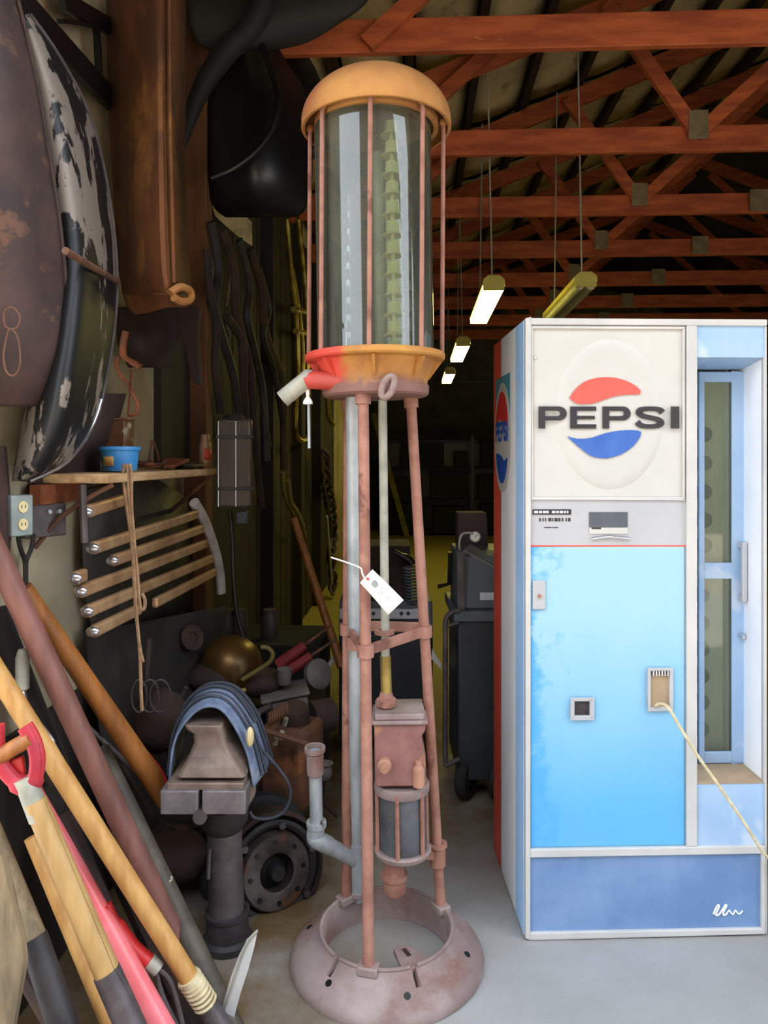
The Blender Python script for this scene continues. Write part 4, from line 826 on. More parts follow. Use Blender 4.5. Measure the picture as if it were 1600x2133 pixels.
def chain(name, lab, pts, D, r, m, n):
    t = thing(name, lab, 'chain', PX(pts[0][0], pts[0][1], D)); cv = curve([PX(a, c, D) for a, c in pts], 8)
    for i in range(n):
        a = cv[int(i * (len(cv) - 2) / n)]; b_ = cv[int(i * (len(cv) - 2) / n) + 1]; d = (b_ - a).normalized()
        Mc = Matrix.Translation(a) @ d.to_track_quat('X', 'Z').to_matrix().to_4x4() @ Matrix.Rotation(R(90 * (i % 2) + 20), 4, 'X')
        build('link', MB().tube([Mc @ Vector((r * 1.6 * math.cos(s), r * math.sin(s), 0)) for s in [2 * math.pi * k / 10 for k in range(10)]], r * .33, 6, closed=True), M_[m], t)
chain('log_chain', 'grey chain hanging behind the thick galvanised pump pipe', [(676, 955), (679, 1000), (686, 1040), (690, 1070)], -.88, .055, 'greyiron', 14)
chain('tow_chain', 'dark chain hanging at the rear of the iron bars above the red tools', [(692, 1075), (694, 1120), (690, 1160), (694, 1210), (690, 1240)], -.88, .045, 'greyiron', 14)
solo('steel_rod', MB().cyl(PX(681, 1075, -.88), PX(691, 1215, -.88), .014, n=8), M_['galv'], 'thin bright steel rod hanging beside the tow chain', 'rod')
for k, (c, lab) in enumerate((((588, 985, 592, 1030, 612, 1070, 632, 1095), 'bent yellowish pole rest beside the dark iron bars'), ((600, 1000, 606, 1045, 622, 1072, 636, 1120), 'second bent yellowish pole curving down to the brown stick'))):
    solo('bent_pole', MB().tube(curve([PX(c[i], c[i + 1], -.90 + .06 * k) for i in range(0, 8, 2)], 5), .017, 8), M_['olive'], lab, 'pole')
solo('long_stick', MB().cyl(P(612, 1080, 3.75), P(712, 1390, 3.5), .017, .022, 10), M_['handleor'], 'orange-brown wooden stick leaning down behind the galvanised pump pipe', 'stick')
solo('leaning_plank', MB().bar(P(778, 860, 13.75), P(848, 1118, 13.7), .10, .05, up=FW), M_['olive'], 'olive plank leaning on the end of the dark storage rack behind the pump legs', 'plank', flat=True, bevel=.003)
# ---------------------------------------------------------------- shelf and what lies on it
SX, SZ = -.84, 1.408
t = thing('wall_shelf', 'pale wooden shelf board on the wall over the old grille', 'shelf', (-.95, 2.6, 1.39))
build('board', MB().bx(XW, SX, 1.98, 3.16, SZ - .026, SZ), M_['shelf'], t, flat=True, bevel=.003)
build('bracket', MB().tube(curve([Vector((SX + .0, 2.02, SZ - .03)), Vector((SX - .05, 2.0, SZ - .06)), Vector((XW + .08, 1.98, SZ - .12)), Vector((XW + .015, 1.97, SZ - .2))], 5), .007, 8), M_['rustbrown'], t)
build('bracket', MB().tube([Vector((SX + .0, 3.0, SZ - .03)), Vector((XW + .01, 3.0, SZ - .2))], .008, 8), M_['rustbrown'], t)
c = PX(250, 965, -.91); c.z = SZ
t = thing('plastic_tub', 'bright blue plastic tub with a rim on the pale wall shelf', 'tub', c)
build('tub', MB().lathe([(0, .004), (.048, .004), (.050, .008), (.056, .066), (.062, .068), (.062, .078), (.053, .078), (.047, .012), (0, .012)], 28, Matrix.Translation(c)), M_['bluetub'], t)
build('label', MB().grid([[c + Vector((.0535 * math.cos(a), .0535 * math.sin(a), z)) for a in [R(-130 + 6 * i) for i in range(8)]] for z in (.02, .052)]), M_['handle'], t, solid=.001, label='faded brown label on the tub')
c = PX(238, 955, -.985); c.z = SZ
t = thing('tin_can', 'rusty square tin can standing behind the blue tub', 'can', c)
build('body', MB().bx(c.x - .045, c.x + .05, c.y - .04, c.y + .045, SZ, SZ + .165), mk('tin_litho', (120, 76, 48), (84, 56, 40), 14, .5, .3, .2, c3=(196, 184, 168), s3=9, t3=(.52, .6)), t, bevel=.004)
build('lid', MB().bx(c.x - .047, c.x + .052, c.y - .042, c.y + .047, SZ + .165, SZ + .172), M_['rustbrown'], t, bevel=.002)
c = PX(427, 972, -.885); c.z = SZ
t = thing('spray_can', 'small pale spray can with a red band at the shelf end', 'can', c)
build('body', MB().lathe([(0, 0), (.024, 0), (.026, .004), (.026, .098), (.022, .108), (0, .108)], 22, Matrix.Translation(c)), M_['spray'], t)
build('band', MB().grid([[c + Vector((.0265 * math.cos(a), .0265 * math.sin(a), z)) for a in [R(-80 + 12 * i) for i in range(12)]] for z in (.035, .082)]), M_['logored'], t, solid=.0008)
build('cap', MB().lathe([(.020, .104), (.020, .135), (.016, .142), (0, .142)], 18, Matrix.Translation(c)), M_['spray'], t)
def coil(c, r, n, jit, seed):
    rd = random.Random(seed); return [Vector(c) + Vector((r * (1 + rd.uniform(-jit, jit)) * math.cos(i * .9), r * (1 + rd.uniform(-jit, jit)) * 1.5 * math.sin(i * .9), .006 + .0035 * i * rd.uniform(.3, 1))) for i in range(n)]
c = PX(318, 965, -.95); c.z = SZ
solo('wire_coil', MB().tube(curve(coil(c, .05, 14, .3, 3), 4), .0055, 6), M_['rustbrown'], 'rusty tangled wire coil on the shelf beside the blue tub', 'wire')
solo('wire_hoop', MB().tube(curve([c + Vector((0, d, z)) for d, z in ((-.04, .02), (-.02, .07), (.0, .105), (.03, .08), (.055, .05), (.07, .012))], 5), .005, 6), M_['rustbrown'], 'rusty wire hoop standing up out of the shelf scrap', 'wire')
c = PX(352, 965, -.93); c.z = SZ
solo('hinge_scrap', MB().prism3([c + Vector(p) for p in ((-.06, -.10, .006), (.05, -.10, .006), (.06, .06, .03), (-.04, .11, .035))], (0, 0, .012)), M_['leather'], 'rusty hinge plate lying on the middle of the shelf', 'scrap metal', bevel=.003)
c = PX(385, 968, -.93); c.z = SZ
solo('gear_scrap', MB().lathe([(0, .0), (.035, 0), (.045, .008), (.045, .022), (.03, .03), (.012, .034), (0, .034)], 12, Matrix.Translation(c)), M_['rustdark'], 'dark rusty gear lying on the shelf near the spray can', 'scrap metal')
solo('bolt_scrap', MB().tube([c + Vector((.03, -.14, .012)), c + Vector((.05, -.02, .012)), c + Vector((.055, .04, .012))], [.010, .008, .012], 8), M_['darksteel'], 'dark bolt lying at the front edge of the shelf', 'scrap metal')
# rope hung over the shelf edge
t = thing('rope_hank', 'tan rope hank hung over the shelf edge in front of the grille', 'rope', P(270, 970, 2.25))
for pts in (((262, 966), (256, 982), (262, 1040), (272, 1110), (278, 1180), (282, 1262)), ((270, 966), (274, 990), (274, 1050), (280, 1130), (286, 1190), (292, 1262), (300, 1268), (302, 1250), (296, 1236)), ((264, 968), (266, 1000), (272, 1080), (280, 1180), (284, 1268), (289, 1330), (296, 1372), (300, 1376)), ((282, 1266), (290, 1340), (293, 1400), (294, 1440), (296, 1480))):
    build('strand', MB().tube(curve([P(a, c, 2.16) for a, c in pts], 5), .0052, 6), M_['rope'], t)
# outlet and switch boxes
c = PX(47, 1074, XW + .06)
t = thing('outlet_box', 'grey outlet box with two cream sockets on the pale wall', 'outlet', c)
OB = Matrix.Translation(c) @ Matrix.Rotation(R(62), 4, 'Z')
build('box', MB().bx(-.030, .030, 0, .03, -.052, .052, OB), M_['boxgrey'], t, bevel=.004)
for z in (-.022, .022):
    s_ = build('socket', MB().prism([(.013 * math.cos(a), .015 * math.sin(a)) for a in [2 * math.pi * i / 16 for i in range(16)]], OB @ Matrix.Translation((.0, 0, z)) @ Matrix.Rotation(R(90), 4, 'X'), .004), M_['ivory'], t)
    mm = MB()
    for x in (-.005, .005): mm.bx(x - .001, x + .001, -.0046, -.004, z - .003, z + .005, OB)
    build('slot', mm, M_['cord'], s_, flat=True)
for a in ((37, 1112, 42, 1140, 51, 1166, 53, 1190, 53, 1245), (70, 1112, 66, 1140, 56, 1166, 54, 1190, 55, 1245)):
    build('cord', MB().tube(curve([P(a[i], a[i + 1], 1.96) for i in range(0, 10, 2)], 5), .006, 8), M_['cord'], t)
c = PX(98, 1084, XW + .05)
t = thing('switch_box', 'dull grey switch box on the wall beside the outlet box', 'switch', c)
SB = Matrix.Translation(c) @ Matrix.Rotation(R(62), 4, 'Z')
build('box', MB().bx(-.06, .06, 0, .03, -.045, .045, SB), M_['greyiron'], t, bevel=.004)
build('cover_edge', MB().bx(-.052, -.046, -.006, .0, -.045, .05, SB), M_['galv'], t, flat=True)
for x in (.0, .03): build('toggle', MB().cyl(SB @ Vector((x, 0, .02)), SB @ Vector((x, -.014, .024)), .006, n=8), M_['galv'], t)
solo('red_board', MB().prism3([PX(62, 1010, XW + .03), PX(150, 1004, XW + .03), PX(162, 1040, XW + .03), PX(60, 1052, XW + .03)], (.03, 0, 0)), M_['leather'], 'dark red-brown board fixed to the wall above the switch box', 'board', flat=True)
# clear lamp case
c = P(488, 965, 3.0)
t = thing('lamp_housing', 'long clear lamp housing with bright edges hung past the shelf end', 'lamp', c)
LH = Matrix.Translation(c) @ Matrix.Rotation(YAW + R(14), 4, 'Z'); k_ = 3.0 / F
build('shade', MB().bx(-36 * k_, 36 * k_, -.045, .05, -93 * k_, 93 * k_, LH), M_['glasslamp'], t, bevel=.014)
build('liner', MB().bx(-32 * k_, 32 * k_, -.02, .03, -88 * k_, 88 * k_, LH), mk('lamp_liner', (120, 98, 80), (88, 72, 62), 6, .4, .3, .1, c3=(190, 100, 70), s3=4, t3=(.62, .68)), t, bevel=.01)
for x in (-33, 2): build('edge_strip', MB().bx((x - 1) * k_, (x + 1) * k_, -.050, -.044, -88 * k_, 86 * k_, LH), M_['cabstrip'], t, flat=True)
for z in (54, -52): build('band', MB().bx(-38 * k_, 38 * k_, -.052, .054, (z - 3) * k_, (z + 3) * k_, LH), M_['darksteel'], t, flat=True, bevel=.002)
build('cap', MB().lathe([(.05, 90 * k_), (.035, 100 * k_), (.0, 104 * k_)], 16, LH), M_['darksteel'], t)
solo('blue_plug', MB().bx(-.022, .022, -.02, .02, -.025, .025, Matrix.Translation(P(505, 1078, 3.0))), M_['cable'], 'small blue-grey plug hanging under the clear lamp housing', 'plug', bevel=.005)
solo('black_cable', MB().tube(curve([P(a, c_, 3.05) for a, c_ in ((478, 1062), (484, 1130), (486, 1200), (496, 1290), (520, 1360))], 5), .009, 8), M_['cord'], 'black cable hanging straight down from the clear lamp housing', 'cable')
# ---------------------------------------------------------------- grille
GX = -.90
def G(px, py, x=GX): return PX(px, py, x)
t = thing('car_grille', 'old car grille of pale curved bars with a bright side trim, hung under the shelf', 'grille', G(300, 1200))
build('grille_back', MB().grid([[G(a, c, XW + .04) for a, c in r] for r in (((178, 1020), (250, 1004), (330, 1000), (392, 1040)), ((172, 1140), (250, 1120), (340, 1100), (420, 1120)), ((176, 1230), (250, 1210), (350, 1190), (440, 1180)), ((196, 1330), (260, 1310), (360, 1290), (446, 1260)))]), mk('grille_shell', (78, 72, 66), (58, 54, 50), 8, .6, .2, .2), t, solid=.006)
for a, c in (((179, 1066), (257, 1041)), ((193, 1142), (409, 1071)), ((234, 1168), (421, 1101)), ((156, 1205), (176, 1197)), ((167, 1232), (429, 1132)), ((180, 1274), (442, 1163)), ((193, 1316), (290, 1268)), ((322, 1256), (446, 1192))):
    A, B = G(*a), G(*c)
    s_ = build('grille_bar', MB().bar(A, B, .024, .036), mk('grille_metal', (206, 168, 128), (176, 134, 96), 7, .42, .4, .1) if 'grille_metal' not in bpy.data.materials else bpy.data.materials['grille_metal'], t, flat=True, bevel=.008)
    if a[0] < 240: build('bar_tip', MB().ball(A, (.02, .012, .015), 10, 6), M_['chrome'], s_)
build('side_trim', MB().tube(curve([G(a, c) for a, c in ((404, 1046), (424, 1080), (440, 1120), (452, 1160), (459, 1200), (461, 1236))], 5), .022, 10, flat=.7), mk('trim_bright', (232, 226, 226), (206, 200, 202), 10, .35, .1, .05), t)
build('side_rail', MB().tube([G(172, 1010), G(174, 1080), G(176, 1130)], .010, 8), M_['greyiron'], t)
# ================================================================ bench vise on its post
MV = Mroot(PZ(474, 1965, 0), YAW)
vt = thing('bench_vise', 'heavy brown-grey bench vise bolted on a thick round iron post', 'vise', M=MV)
def v(px, py, y=0.0): return PL(MV, px, py, y)
def vq(name, mb, m, parent=vt, **k): return build(name, mb, M_[m], parent, **k)
z = lambda py, y=0: v(470, py, y).z
pc = v(466, 1700, 0); pf = v(474, 1930, 0)
vq('post', MB().cyl((pf.x, 0, .03), (pc.x, 0, .40), .052, n=28), 'greyiron')
vq('post_base', MB().lathe([(.0, 0), (.075, 0), (.075, .02), (.064, .03), (.062, .085), (.066, .09), (.066, .10), (.052, .102)], 28, Matrix.Translation((pf.x, 0, 0))), 'darksteel')
jy = -.11
jl, jm, jr = v(333, 1670, jy).x, v(415, 1670, jy).x, v(512, 1670, jy).x
zt, zb = z(1648, jy), z(1698, jy)
vq('jaw', MB().bx(jl, jm - .004, jy, jy + .10, zb, zt), 'visejaw', bevel=.004)
vq('jaw', MB().bx(jm + .007, jr, jy, jy + .10, zb, zt), 'visejaw', bevel=.004)
vq('slide', MB().bx(jm - .09, jm + .10, jy + .09, .14, zb - .02, zt - .004), 'vise', bevel=.006)
def ring(y, xl, xr, zz, n=2): return [Vector((xl, y, zz)), Vector(((xl + xr) / 2, y, zz + .004)), Vector((xr, y, zz))]
secs = [(1622, jy + .02, 366, 512, .13), (1600, jy + .03, 378, 500, .13), (1575, jy + .05, 392, 486, .12), (1550, jy + .06, 402, 470, .11), (1530, jy + .06, 400, 466, .11), (1522, jy + .055, 386, 462, .12), (1512, jy + .055, 382, 462, .12)]
b = MB(); vv = []
for (py, y, a, c, d) in secs:
    xl, xr, zz = v(a, py, y).x, v(c, py, y).x, v(430, py, y).z; e = .01
    vv += [(xl + e, y, zz), (xr - e, y, zz), (xr, y + e, zz), (xr, y + d - e, zz), (xr - e, y + d, zz), (xl + e, y + d, zz), (xl, y + d - e, zz), (xl, y + e, zz)]
ff = [tuple(range(7, -1, -1)), tuple(range(8 * 6, 8 * 7))] + [(i * 8 + k, i * 8 + (k + 1) % 8, (i + 1) * 8 + (k + 1) % 8, (i + 1) * 8 + k) for i in range(6) for k in range(8)]
vq('anvil_body', MB().add(vv, ff), 'vise', bevel=.004)
vq('base_plate', MB().bx(v(366, 1620, 0).x, v(520, 1620, 0).x, jy + .015, .13, zt - .006, zt + .016), 'vise', bevel=.004)
sx = jm + .002
vq('screw', MB().cyl((sx, jy - .004, zb - .006), (sx, .12, zb - .006), .02, n=16), 'greyiron')
vq('mount', MB().lathe([(.052, .34), (.072, .37), (.075, zb - .018), (0, zb - .018)], 24, Matrix.Translation((pc.x, 0, 0))), 'darksteel')
vq('side_arm', MB().prism3([v(505, 1640, jy + .03), v(530, 1618, jy + .1), v(530, 1660, jy + .1), v(508, 1696, jy + .03)], (0, .03, 0)), 'vise', bevel=.004)
hn = v(436, 1800, -.03); vq('clamp_screw', MB().tube([v(434, 1830, -.05), v(436, 1780, -.05), v(438, 1770, -.05)], .006, 8), 'greyiron')
# denim draped over the vise
def arch(y, a, n=None):
    return [v(px, py, y) for px, py in a]
A0 = [(352, 1640), (360, 1560), (384, 1505), (424, 1474), (468, 1488), (512, 1560), (528, 1640)]
A1 = [(362, 1600), (372, 1520), (398, 1462), (440, 1436), (486, 1448), (528, 1510), (556, 1600)]
A2 = [(376, 1570), (390, 1494), (416, 1444), (452, 1424), (496, 1434), (538, 1490), (562, 1570)]
den = MB().grid(smooth2([[p + Vector((0, 0, .004 * math.sin(i * 2.1))) for i, p in enumerate(arch(-.045, A0))], arch(.06, A1), arch(.18, A2)], 6, 6))
den.v = [MV @ p for p in den.v]
solo('denim_cloth', den, M_['denim'], 'faded blue denim cloth draped over the back of the bench vise', 'cloth', solid=.006, ang=70)
t = thing('cable_coil', 'grey-blue electric cable coiled over the denim on the vise', 'cable', MV @ v(460, 1430, .05))
for k in range(6):
    f_ = .42 + .27 * k; g0, g1, ff_ = (A0, A1, f_) if f_ < 1 else (A1, A2, f_ - 1)
    yy = -.045 + .105 * f_ if f_ < 1 else .06 + .12 * (f_ - 1)
    AA = [(a[0] + (c[0] - a[0]) * ff_, a[1] + (c[1] - a[1]) * ff_) for a, c in zip(g0, g1)]
    pts = [MV @ v(px + (px - 450) * .07, py - 8 + (4 if k % 2 else 0), yy) for px, py in AA[(k % 3 == 1):7 - (k % 3 == 2)]]
    build('turn', MB().tube(curve(pts, 5), .0046, 8), M_['cable'], t)
build('loose_loop', MB().tube(curve([MV @ v(a, c, .04) for a, c in ((540, 1556), (572, 1590), (598, 1625), (606, 1655), (594, 1688), (566, 1704), (532, 1704), (520, 1690))], 6), .0052, 8), M_['cable'], t)
build('plug', MB().ball(MV @ v(521, 1535, -.05), (.012, .014, .030), 10, 8), M_['ivory'], t)
# wheel hub
wc = P(570, 1812, 2.42); ax = (RT * .50 - FW * .84 + UP * .16).normalized()
MWh = Matrix.Translation(wc) @ ax.to_track_quat('Z', 'Y').to_matrix().to_4x4()
lo = 99
t = thing('brake_drum', 'greasy dark brake drum and hub leaning beside the vise post', 'brake drum', M=MWh)
RO = .178
build('drum', MB().lathe([(.10, -.11), (.168, -.11), (.176, -.10), (RO, -.02), (RO, .0), (.166, .006), (.160, -.012), (.150, -.03), (.10, -.035)], 48), M_['rustdark'], t)
build('rim_ring', MB().lathe([(.150, -.02), (.152, .004), (.140, .010), (.128, .004), (.122, -.018)], 48), M_['darksteel'], t)
fp = build('face_plate', MB().lathe([(.058, .03), (.066, .034), (.112, .030), (.118, .022), (.120, -.02), (.09, -.03), (.058, -.03)], 40), mk('greasy_steel', (92, 82, 78), (58, 50, 48), 12, .5, .2, .3, c3=(96, 62, 42), s3=7, t3=(.55, .62)), t)
for i in range(8):
    a = 2 * math.pi * i / 8; build('bolt_hole', MB().cyl((.091 * math.cos(a), .091 * math.sin(a), .030), (.091 * math.cos(a), .091 * math.sin(a), .0345), .008, n=10), M_['black'], fp)
build('hub', MB().lathe([(0, .045), (.022, .045), (.026, .038), (.028, .0), (.058, -.018), (.058, -.028), (0, -.028)], 28), M_['blackmatt'], t)
for i in range(6):
    a = 2 * math.pi * i / 6 + .3; build('stud_bolt', MB().cyl((.137 * math.cos(a), .137 * math.sin(a), .0), (.137 * math.cos(a), .137 * math.sin(a), .026), .012, n=6), M_['greyiron'], t)
MB2 = MWh @ Matrix.Translation((.0, .0, -.15))
t = thing('worn_tyre', 'worn dark tyre standing behind the brake drum', 'tyre', M=MB2)
build('tyre', MB().lathe([(.20, -.05), (.205, -.015), (.20, .02), (.185, .03), (.12, .028), (.115, -.05)], 44, closed=True), M_['rubber'], t)
build('wheel_disc', MB().lathe([(.118, 0), (.09, .015), (.04, .0), (0, .0)], 28), M_['rustdark'], t)
# ================================================================ long-handled tools leaning at the wall
def T(a, D0, b, D1, px0, px1=None, n=14, k=8):
    A, B = P(a[0], a[1], D0), P(b[0], b[1], D1); r0 = px0 / 2 / F * D0; r1 = (px1 or px0) / 2 / F * D1
    return A, B, r0, r1
def shaft(a, D0, b, D1, w0, w1=None, n=14):
    A, B, r0, r1 = T(a, D0, b, D1, w0, w1); return MB().tube([A + (B - A) * s for s in (0, .33, .66, 1)], [r0 + (r1 - r0) * s for s in (0, .33, .66, 1)], n)
solo('wagon_pole', shaft((-60, 1040), 1.98, (425, 2085), 2.0, 42, 46, 18), M_['pole'], 'thick mauve-brown wagon pole, the broadest of the leaning tool handles', 'pole')
t = thing('sledge_handle', 'orange-brown wooden tool handle leaning under the grille, red paint at its foot', 'tool', P(345, 1660, 2.3))
build('handle', shaft((48, 1225), 2.12, (352, 1672), 2.3, 34, 46), M_['handleor'], t)
build('red_tip', MB().tube([P(300, 1572, 2.25), P(322, 1605, 2.25), P(352, 1648, 2.26)], [.015, .02, .012], 10, flat=.6), M_['redgrip'], t)
t = thing('long_shovel', 'long shovel with a tan handle bound in pale twine above its grey socket', 'shovel', P(480, 2150, 1.8))
build('handle', shaft((-70, 1300), 1.72, (404, 2052), 1.80, 40, 40), M_['handle'], t)
build('binding', shaft((392, 2034), 1.795, (430, 2092), 1.81, 47, 45), M_['twine'], t)
for i in range(7):
    f_ = (i + .5) / 7; c = P(392 + 38 * f_, 2034 + 58 * f_, 1.8); d = (P(430, 2092, 1.81) - P(392, 2034, 1.795)).normalized()
    Mt = Matrix.Translation(c) @ d.to_track_quat('Z', 'Y').to_matrix().to_4x4()
    build('twine_turn', MB().tube([Mt @ Vector((.0265 * math.cos(s), .0265 * math.sin(s), .002 * math.sin(s))) for s in [2 * math.pi * k / 16 for k in range(16)]], .0035, 6, closed=True), M_['twine'], t)
build('socket', shaft((424, 2084), 1.81, (510, 2215), 1.80, 42, 52), M_['greyiron'], t)
bl = [[P(470, 2180, 1.82), P(505, 2200, 1.76), P(560, 2190, 1.82)], [P(470, 2260, 1.80), P(530, 2290, 1.74), P(600, 2250, 1.80)], [P(520, 2330, 1.70), P(560, 2360, 1.66), P(620, 2320, 1.70)]]
for r_ in bl:
    for p in r_: p.z = max(p.z, .006)
build('blade', MB().grid(smooth2(bl, 4, 4)), M_['greyiron'], t, solid=.004)
t = thing('grip_shovel', 'short shovel with a red D-grip, pale shaft and steel socket', 'shovel', P(290, 2180, 1.6))
build('handle', shaft((72, 1668), 1.62, (232, 2046), 1.62, 46, 52), M_['handlepale'], t)
build('ferrule', shaft((50, 1620), 1.62, (84, 1704), 1.62, 42, 46), M_['galvdull'], t)
for c in (((58, 1640), (30, 1625), (2, 1590), (-6, 1550), (-6, 1510)), ((58, 1652), (74, 1618), (78, 1578), (68, 1540), (52, 1512))):
    build('grip_arm', MB().tube(curve([P(a, b_, 1.62) for a, b_ in c], 5), [.022] * 5 + [.017] * 16, 10, flat=.6), M_['dgrip'], t)
build('cross_grip', shaft((-30, 1592), 1.62, (66, 1536), 1.62, 34, 34), M_['handleor'], t)
build('grip_web', MB().prism3([P(18, 1585, 1.63), P(46, 1575, 1.63), P(52, 1612, 1.63), P(36, 1632, 1.63)], FW * .012), M_['redgrip'], t, bevel=.004)
build('socket', shaft((222, 2024), 1.62, (300, 2200), 1.60, 56, 60), M_['greyiron'], t)
b4 = [[P(262, 2190, 1.62), P(300, 2200, 1.58), P(350, 2180, 1.62)], [P(270, 2300, 1.56), P(320, 2330, 1.5), P(390, 2290, 1.56)], [P(320, 2420, 1.46), P(360, 2440, 1.44), P(420, 2400, 1.46)]]
for r_ in b4:
    for p in r_: p.z = max(p.z, .006)
build('blade', MB().grid(smooth2(b4, 4, 4)), M_['darksteel'], t, solid=.004)
t = thing('red_rake', 'slim tool handle of glossy red fading to pink near its foot', 'rake', P(340, 2150, 1.5))
build('handle', shaft((66, 1622), 1.86, (352, 2170), 1.70, 18, 54), M_['pinkfib'], t)
build('foot_socket', shaft((350, 2166), 1.70, (372, 2205), 1.70, 50, 44), M_['darksteel'], t)
t = thing('grey_shovel', 'weathered grey wooden handle in a dark iron socket, beside the bare plank', 'shovel', P(130, 2133, 1.6))
build('handle', shaft((-30, 1690), 1.66, (78, 1972), 1.6, 34, 50), M_['oldwood'], t)
build('socket', shaft((70, 1952), 1.6, (150, 2190), 1.56, 54, 62), M_['darksteel'], t)
b5 = [[P(110, 2180, 1.58), P(150, 2195, 1.53), P(200, 2175, 1.58)], [P(120, 2330, 1.5), P(170, 2350, 1.45), P(230, 2310, 1.5)]]
for r_ in b5:
    for p in r_: p.z = max(p.z, .006)
build('blade', MB().grid(smooth2(b5, 4, 4)), M_['darksteel'], t, solid=.004)
solo('broom_stick', shaft((62, 1745), 1.74, (250, 2190), 1.72, 24, 30), M_['handle'], 'thin tan tool handle leaning just behind the red-gripped shovel', 'handle')
solo('spotted_pipe', shaft((212, 1560), 2.22, (506, 2190), 1.82, 32, 50, 18), mk('pipe_spotted', (92, 82, 70), (70, 62, 54), 12, .6, .2, .2, c4=(190, 176, 150), s4=26, t4=(.69, .72)), 'dark grey-brown pipe with pale paint spots beside the vise post', 'pipe')
solo('dark_rod', shaft((178, 1510), 2.28, (352, 1672), 2.3, 12, 14), M_['greyiron'], 'thin dark iron rod crossing behind the mauve-brown pole', 'rod')
t = thing('hand_lopper', 'lopper with a red rubber grip and thin steel arms among the tool handles', 'lopper', P(380, 2133, 1.75))
build('grip', MB().tube(curve([P(a, b_, 1.78) for a, b_ in ((222, 1884), (244, 1928), (276, 1974), (312, 2006))], 5), [.012] * 5 + [.019] * 11, 12), M_['redgrip'], t)
build('collar', shaft((310, 2002), 1.78, (330, 2020), 1.78, 34, 30), M_['galvdull'], t)
build('arm', MB().tube(curve([P(a, b_, 1.78) for a, b_ in ((324, 2014), (334, 2060), (350, 2100), (378, 2150))], 5), .006, 8), M_['greyiron'], t)
build('arm', MB().tube(curve([P(a, b_, 1.78) for a, b_ in ((326, 2016), (350, 2036), (366, 2076), (384, 2150))], 5), .006, 8), M_['greyiron'], t)
t = thing('scythe_blade', 'thin pale curved blade standing on its point beside the long shovel', 'blade', P(475, 2150, 1.85))
bp = [(537, 1938), (530, 1972), (517, 2020), (502, 2066), (490, 2110), (482, 2160), (448, 2160), (458, 2120), (468, 2080), (480, 2038), (498, 1990), (514, 1958)]
build('blade', MB().prism3([P(a, b_, 1.84) for a, b_ in bp], FW * .004), mk('blade_steel', (214, 210, 206), (196, 194, 192), 12, .4, .1, .05), t, flat=True)
build('blade_spine', MB().tube(curve([P(a, b_, 1.838) for a, b_ in ((536, 1939), (512, 1968), (490, 2030), (470, 2094), (452, 2160))], 5), .0035, 6), M_['galvdull'], t)
solo('bare_plank', MB().prism3([P(-40, 1700, 1.5), P(4, 1790, 1.5), P(44, 1960, 1.5), P(50, 2010, 1.5), P(20, 2180, 1.46), P(-60, 2180, 1.46)], FW * .022), M_['oldwood'], 'bare tan plank standing nearest to the doorway below the red-gripped shovel', 'plank', flat=True, bevel=.003)
solo('hay_hook', MB().tube(curve([P(a, b_, 1.8) for a, b_ in ((42, 1404), (46, 1436), (50, 1462), (64, 1492), (84, 1514), (102, 1536), (114, 1556), (125, 1577))], 6), [.010] * 22 + [.008] * 12 + [.006] * 9, 10, flat=.6), M_['chrome'], 'bright steel hay hook hanging between the tool handles', 'hook')
solo('hook_shackle', MB().lathe([(.010, -.05), (.016, -.045), (.016, .03), (.010, .05), (0, .052)], 12, Matrix.Translation(P(47, 1395, 1.8))), M_['galvdull'], 'small dull shackle holding the hay hook', 'shackle')
for i, (a, D0, b_, D1, w0, w1, m, lab) in enumerate((((-20, 1900), 1.7, (190, 2240), 1.64, 40, 60, 'rustdark', 'dark rusty iron bar low between the leaning handles'), ((120, 1700), 1.95, (300, 2120), 1.86, 60, 70, 'hood', 'broad dark brown board leaning behind the pale shovel shaft'), ((240, 1760), 2.02, (420, 2140), 1.94, 70, 80, 'rustdark', 'dark brown timber behind the long tan shovel handle'), ((-6, 1270), 1.9, (120, 1620), 1.9, 40, 60, 'cloth', 'black crumpled sacking behind the upper tool handles'))):
    solo(('iron_bar', 'board', 'timber', 'sacking')[i], shaft(a, D0, b_, D1, w0, w1, 10), M_[m], lab, ('iron bar', 'board', 'timber', 'sack')[i])
# dark sheet under the grille and the scrap pile behind the vise
solo('dark_tarp', rows([r3(176, 470, 1318, 2.25, 3.2, -.0, 6, 1262), r3(190, 470, 1420, 2.27, 3.18, .02, 6, 1360), r3(212, 470, 1540, 2.28, 3.15, .04, 6, 1470), r3(240, 480, 1660, 2.30, 3.10, .02, 6, 1590), r3(260, 500, 1760, 2.32, 3.05, .02, 6, 1690)]), M_['cloth'], 'dark dusty tarp hanging below the car grille', 'tarp', solid=.006)
for i in range(3):
    cx_ = 290 + 22 * i; rd = random.Random(i)
    solo('wire_loop', MB().tube(curve([P(cx_ + (16 + 3 * i) * math.cos(s), 1450 + 34 * math.sin(s), 2.4) for s in [2 * math.pi * k / 9 for k in range(9)]], 4, True), .003, 6, closed=True), M_['greyiron'], ('thin wire loop under the rope end, closest to the doorway', 'thin wire loop between the other two on the tarp', 'thin wire loop on the tarp closest to the vise')[i], 'wire', group='wire loops on the tarp')
t = thing('car_headlamp', 'round brass-coloured headlamp lying on the scrap pile behind the vise', 'headlamp', P(492, 1400, 3.0))
ha = (RT * .25 - FW * .35 + UP * .9).normalized(); Mh_ = Matrix.Translation(P(484, 1374, 3.0)) @ ha.to_track_quat('Z', 'Y').to_matrix().to_4x4()
build('bowl', MB().lathe([(.125, -.05), (.128, -.03), (.122, .005), (.105, .040), (.075, .066), (.035, .082), (0, .086)], 40, Mh_), M_['gold'], t)
